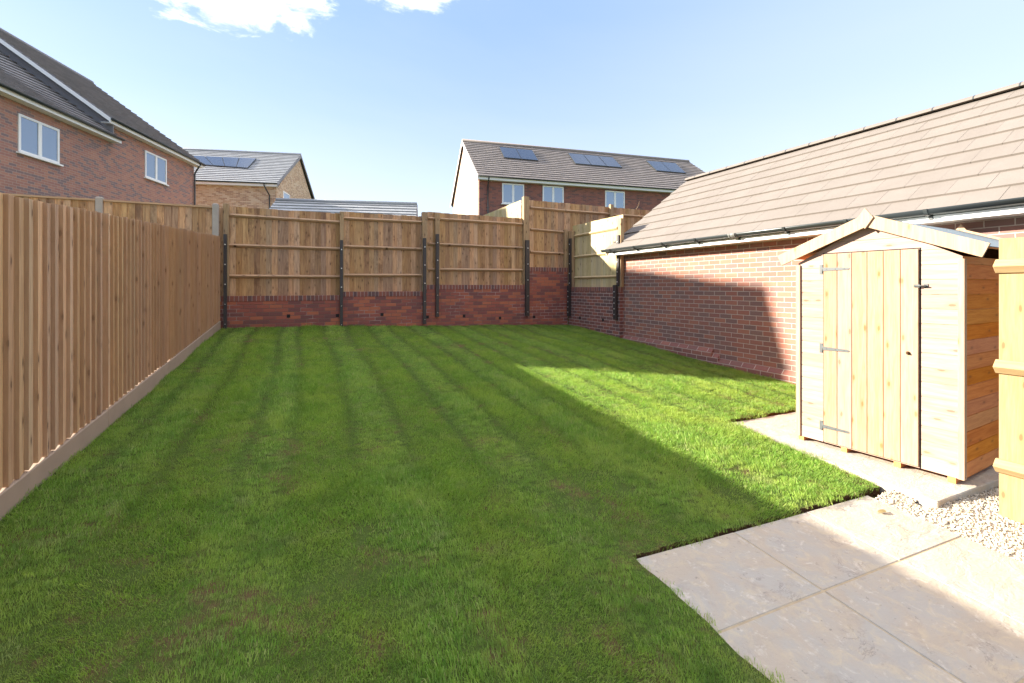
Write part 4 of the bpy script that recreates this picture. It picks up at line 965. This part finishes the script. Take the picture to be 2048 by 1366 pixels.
# buff brick house behind the left house
ch, p0, nn = terrace('buff_brick_house', 'buff brick house with grey roof and solar panels rising behind the back left corner', (-1.56, 29.2, 2.0), -(TH - R(10)), -10.0, 0.0, 9.0, 5.20, 8.30, M['buff_brick'], M['buff_brick'], M['grey_tile'], barge_m=M['house_tile'])
arr(ch, p0, nn, ((374, 314), (514, 319.5), (496, 339), (404, 332)), 4)
downpipe(ch, [(-0.55, -0.33, 5.3), (-0.55, -0.3, 5.2), (-0.35, -0.07, 4.7), (-0.35, -0.07, -1)])
gwu = to_local(ch, on_plane(566, 399, Vector(ch.location), from_local_dir(ch, (1, 0, 0)))); gwv = to_local(ch, on_plane(579, 390, Vector(ch.location), from_local_dir(ch, (1, 0, 0))))
window(ch, gwu.y, gwv.y, gwu.z - 0.6, gwv.z, 0.0, 1, 1, 'y')
# low garage roof
d_ = 21.0
pl_ = Vector((0, 0, 0)); r1 = ray(555, 401.5); r2_ = ray(832, 410.7)
nrm_h = Vector((math.sin(TH - R(10)), math.cos(TH - R(10)), 0))
mid = ray(690, 406) * d_
t1 = mid.dot(nrm_h) / r1.dot(nrm_h); t2 = mid.dot(nrm_h) / r2_.dot(nrm_h); a_, b_ = r1 * t1, r2_ * t2
Lg = (b_ - a_).length; base = a_ - nrm_h * 3.1
gh = None
gh, _, _ = terrace('low_outbuilding', 'low garage with a plain grey tiled roof just showing over the back fence', (base.x, base.y, 1.9), -(TH - R(10)), 0.0, Lg, 6.2, a_.z + CZ - 1.9 - 2.25, a_.z + CZ - 1.9, M['buff_brick'], M['buff_brick'], M['grey_tile'], vov=0.05, barge_m=M['house_tile'])
gh['category'] = 'garage'

# twig showing over the tall fence
tw = MB(); p = on_y(1272, 420, 12.4); q_ = on_y(1279, 402, 12.4)
tw.tube((p.x, p.y, 2.0), (p.x, p.y, p.z), 0.014, 6, 0.010); tw.tube(p, ((p.x + q_.x) / 2 + 0.03, p.y, (p.z + q_.z) / 2), 0.010, 6, 0.007); tw.tube(((p.x + q_.x) / 2 + 0.03, p.y, (p.z + q_.z) / 2), q_, 0.007, 6, 0.003)
tag(tw.build('bare_twig', M['post_wood']), 'thin bare twig sticking up above the tall fence by the garage roof', 'twig')

# ------------------------------------------------------------------ sky, sun, camera
W = bpy.data.worlds.new('World'); S.world = W; W.use_nodes = True
t = NT(W.node_tree); bg = W.node_tree.nodes['Background']
sky = t.add('ShaderNodeTexSky', sky_type='NISHITA', sun_disc=False)
SKY_ROT = math.atan2(SUN_DIR.x, SUN_DIR.y)
sky.sun_elevation = R(21.6); sky.sun_rotation = SKY_ROT
sky.air_density = 1.0; sky.dust_density = 0.6; sky.ozone_density = 1.5
co = t.add('ShaderNodeTexCoord').outputs['Generated']
sp_ = t.add('ShaderNodeSeparateXYZ', {0: co}); zc = t.m('MAXIMUM', sp_.outputs[2], 0.03)
P = t.add('ShaderNodeCombineXYZ', {0: t.m('DIVIDE', sp_.outputs[0], zc), 1: t.m('DIVIDE', sp_.outputs[1], zc)})
el = t.m('MAXIMUM', sp_.outputs[2], 0.0)
def blob(cx_, cy_, rx, ry):
    q = t.vm('MULTIPLY', t.vm('SUBTRACT', P, (cx_, cy_, 0)), (1 / rx, 1 / ry, 0))
    return t.m('SUBTRACT', 1.0, t.add('ShaderNodeVectorMath', {0: q}, operation='LENGTH').outputs['Value'])
bl = t.m('MAXIMUM', blob(-0.26, 1.66, 0.36, 0.42), blob(0.30, 1.36, 0.26, 0.30))
nz = t.m('MULTIPLY', t.m('SUBTRACT', t.noise(P, 5.5, 9, 0.62, 0.3), 0.5), 1.7)
over = t.m('MULTIPLY', t.mr(el, 0.66, 0.86), t.mr(t.noise(P, 2.2, 8, 0.6, 0.4), 0.40, 0.60))   # unseen broken cloud added overhead to fill the shade
mask = t.m('MAXIMUM', t.mr(t.m('ADD', bl, nz), -0.02, 0.40), over)
veil = t.mr(t.noise(P, 0.35, 6, 0.55, 0.5), 0.35, 0.85, 0.0, 0.25)
grad = t.ramp(t.m('POWER', el, 0.6), [(0.0, (0.80, 0.86, 0.94)), (0.36, (0.68, 0.76, 0.95)), (0.52, (0.47, 0.605, 0.95)), (0.66, (0.33, 0.50, 0.91)), (1.0, (0.32, 0.49, 0.90))])
rt_ = t.m('ADD', t.m('MULTIPLY', sp_.outputs[0], 0.911), t.m('MULTIPLY', sp_.outputs[1], -0.4115))
grad = t.mix(t.mr(rt_, -0.1, 0.8, 0.0, 0.62), grad, (0.76, 0.86, 1.0))
skc = t.mix(veil, t.mix(0.92, sky.outputs[0], grad), (0.95, 1.0, 1.08))
cl = t.mix(t.noise(P, 9, 6, 0.6), (1.45, 1.48, 1.54), (1.9, 1.9, 1.9))
cl = t.mix(t.mr(el, 0.60, 0.8), cl, (4.6, 4.45, 4.3))  # added overhead cloud made far brighter than the visible one
t.put(bg.inputs['Color'], t.mix(mask, skc, cl)); bg.inputs['Strength'].default_value = 0.10
sl = bpy.data.lights.new('sun', 'SUN'); sl.energy = 2.0; sl.angle = R(0.53); sl.color = (1.0, 0.93, 0.80)
so = bpy.data.objects.new('sun', sl); COL.objects.link(so); so.rotation_euler = SUN_DIR.to_track_quat('Z', 'Y').to_euler()
cam = bpy.data.cameras.new('camera'); co_ = bpy.data.objects.new('camera', cam); COL.objects.link(co_)
cam.sensor_width = 36; cam.lens = 910 / 2048 * 36; cam.shift_y = -109 / 2048; cam.clip_end = 2000; cam.clip_start = 0.05
co_.location = (0, 0, CZ); co_.rotation_euler = (R(90), 0, -TH); S.camera = co_
S.view_settings.view_transform = 'Standard'; S.view_settings.look = 'None'; S.view_settings.exposure = 3.42; S.view_settings.gamma = 1
S.render.film_transparent = False
try:
    S.cycles.max_bounces = 5; S.cycles.diffuse_bounces = 3; S.cycles.transmission_bounces = 3; S.cycles.use_denoising = True
except Exception: pass
for k_ in [o for o in S.objects if o.get('worldkids') is not None]: del k_['worldkids']
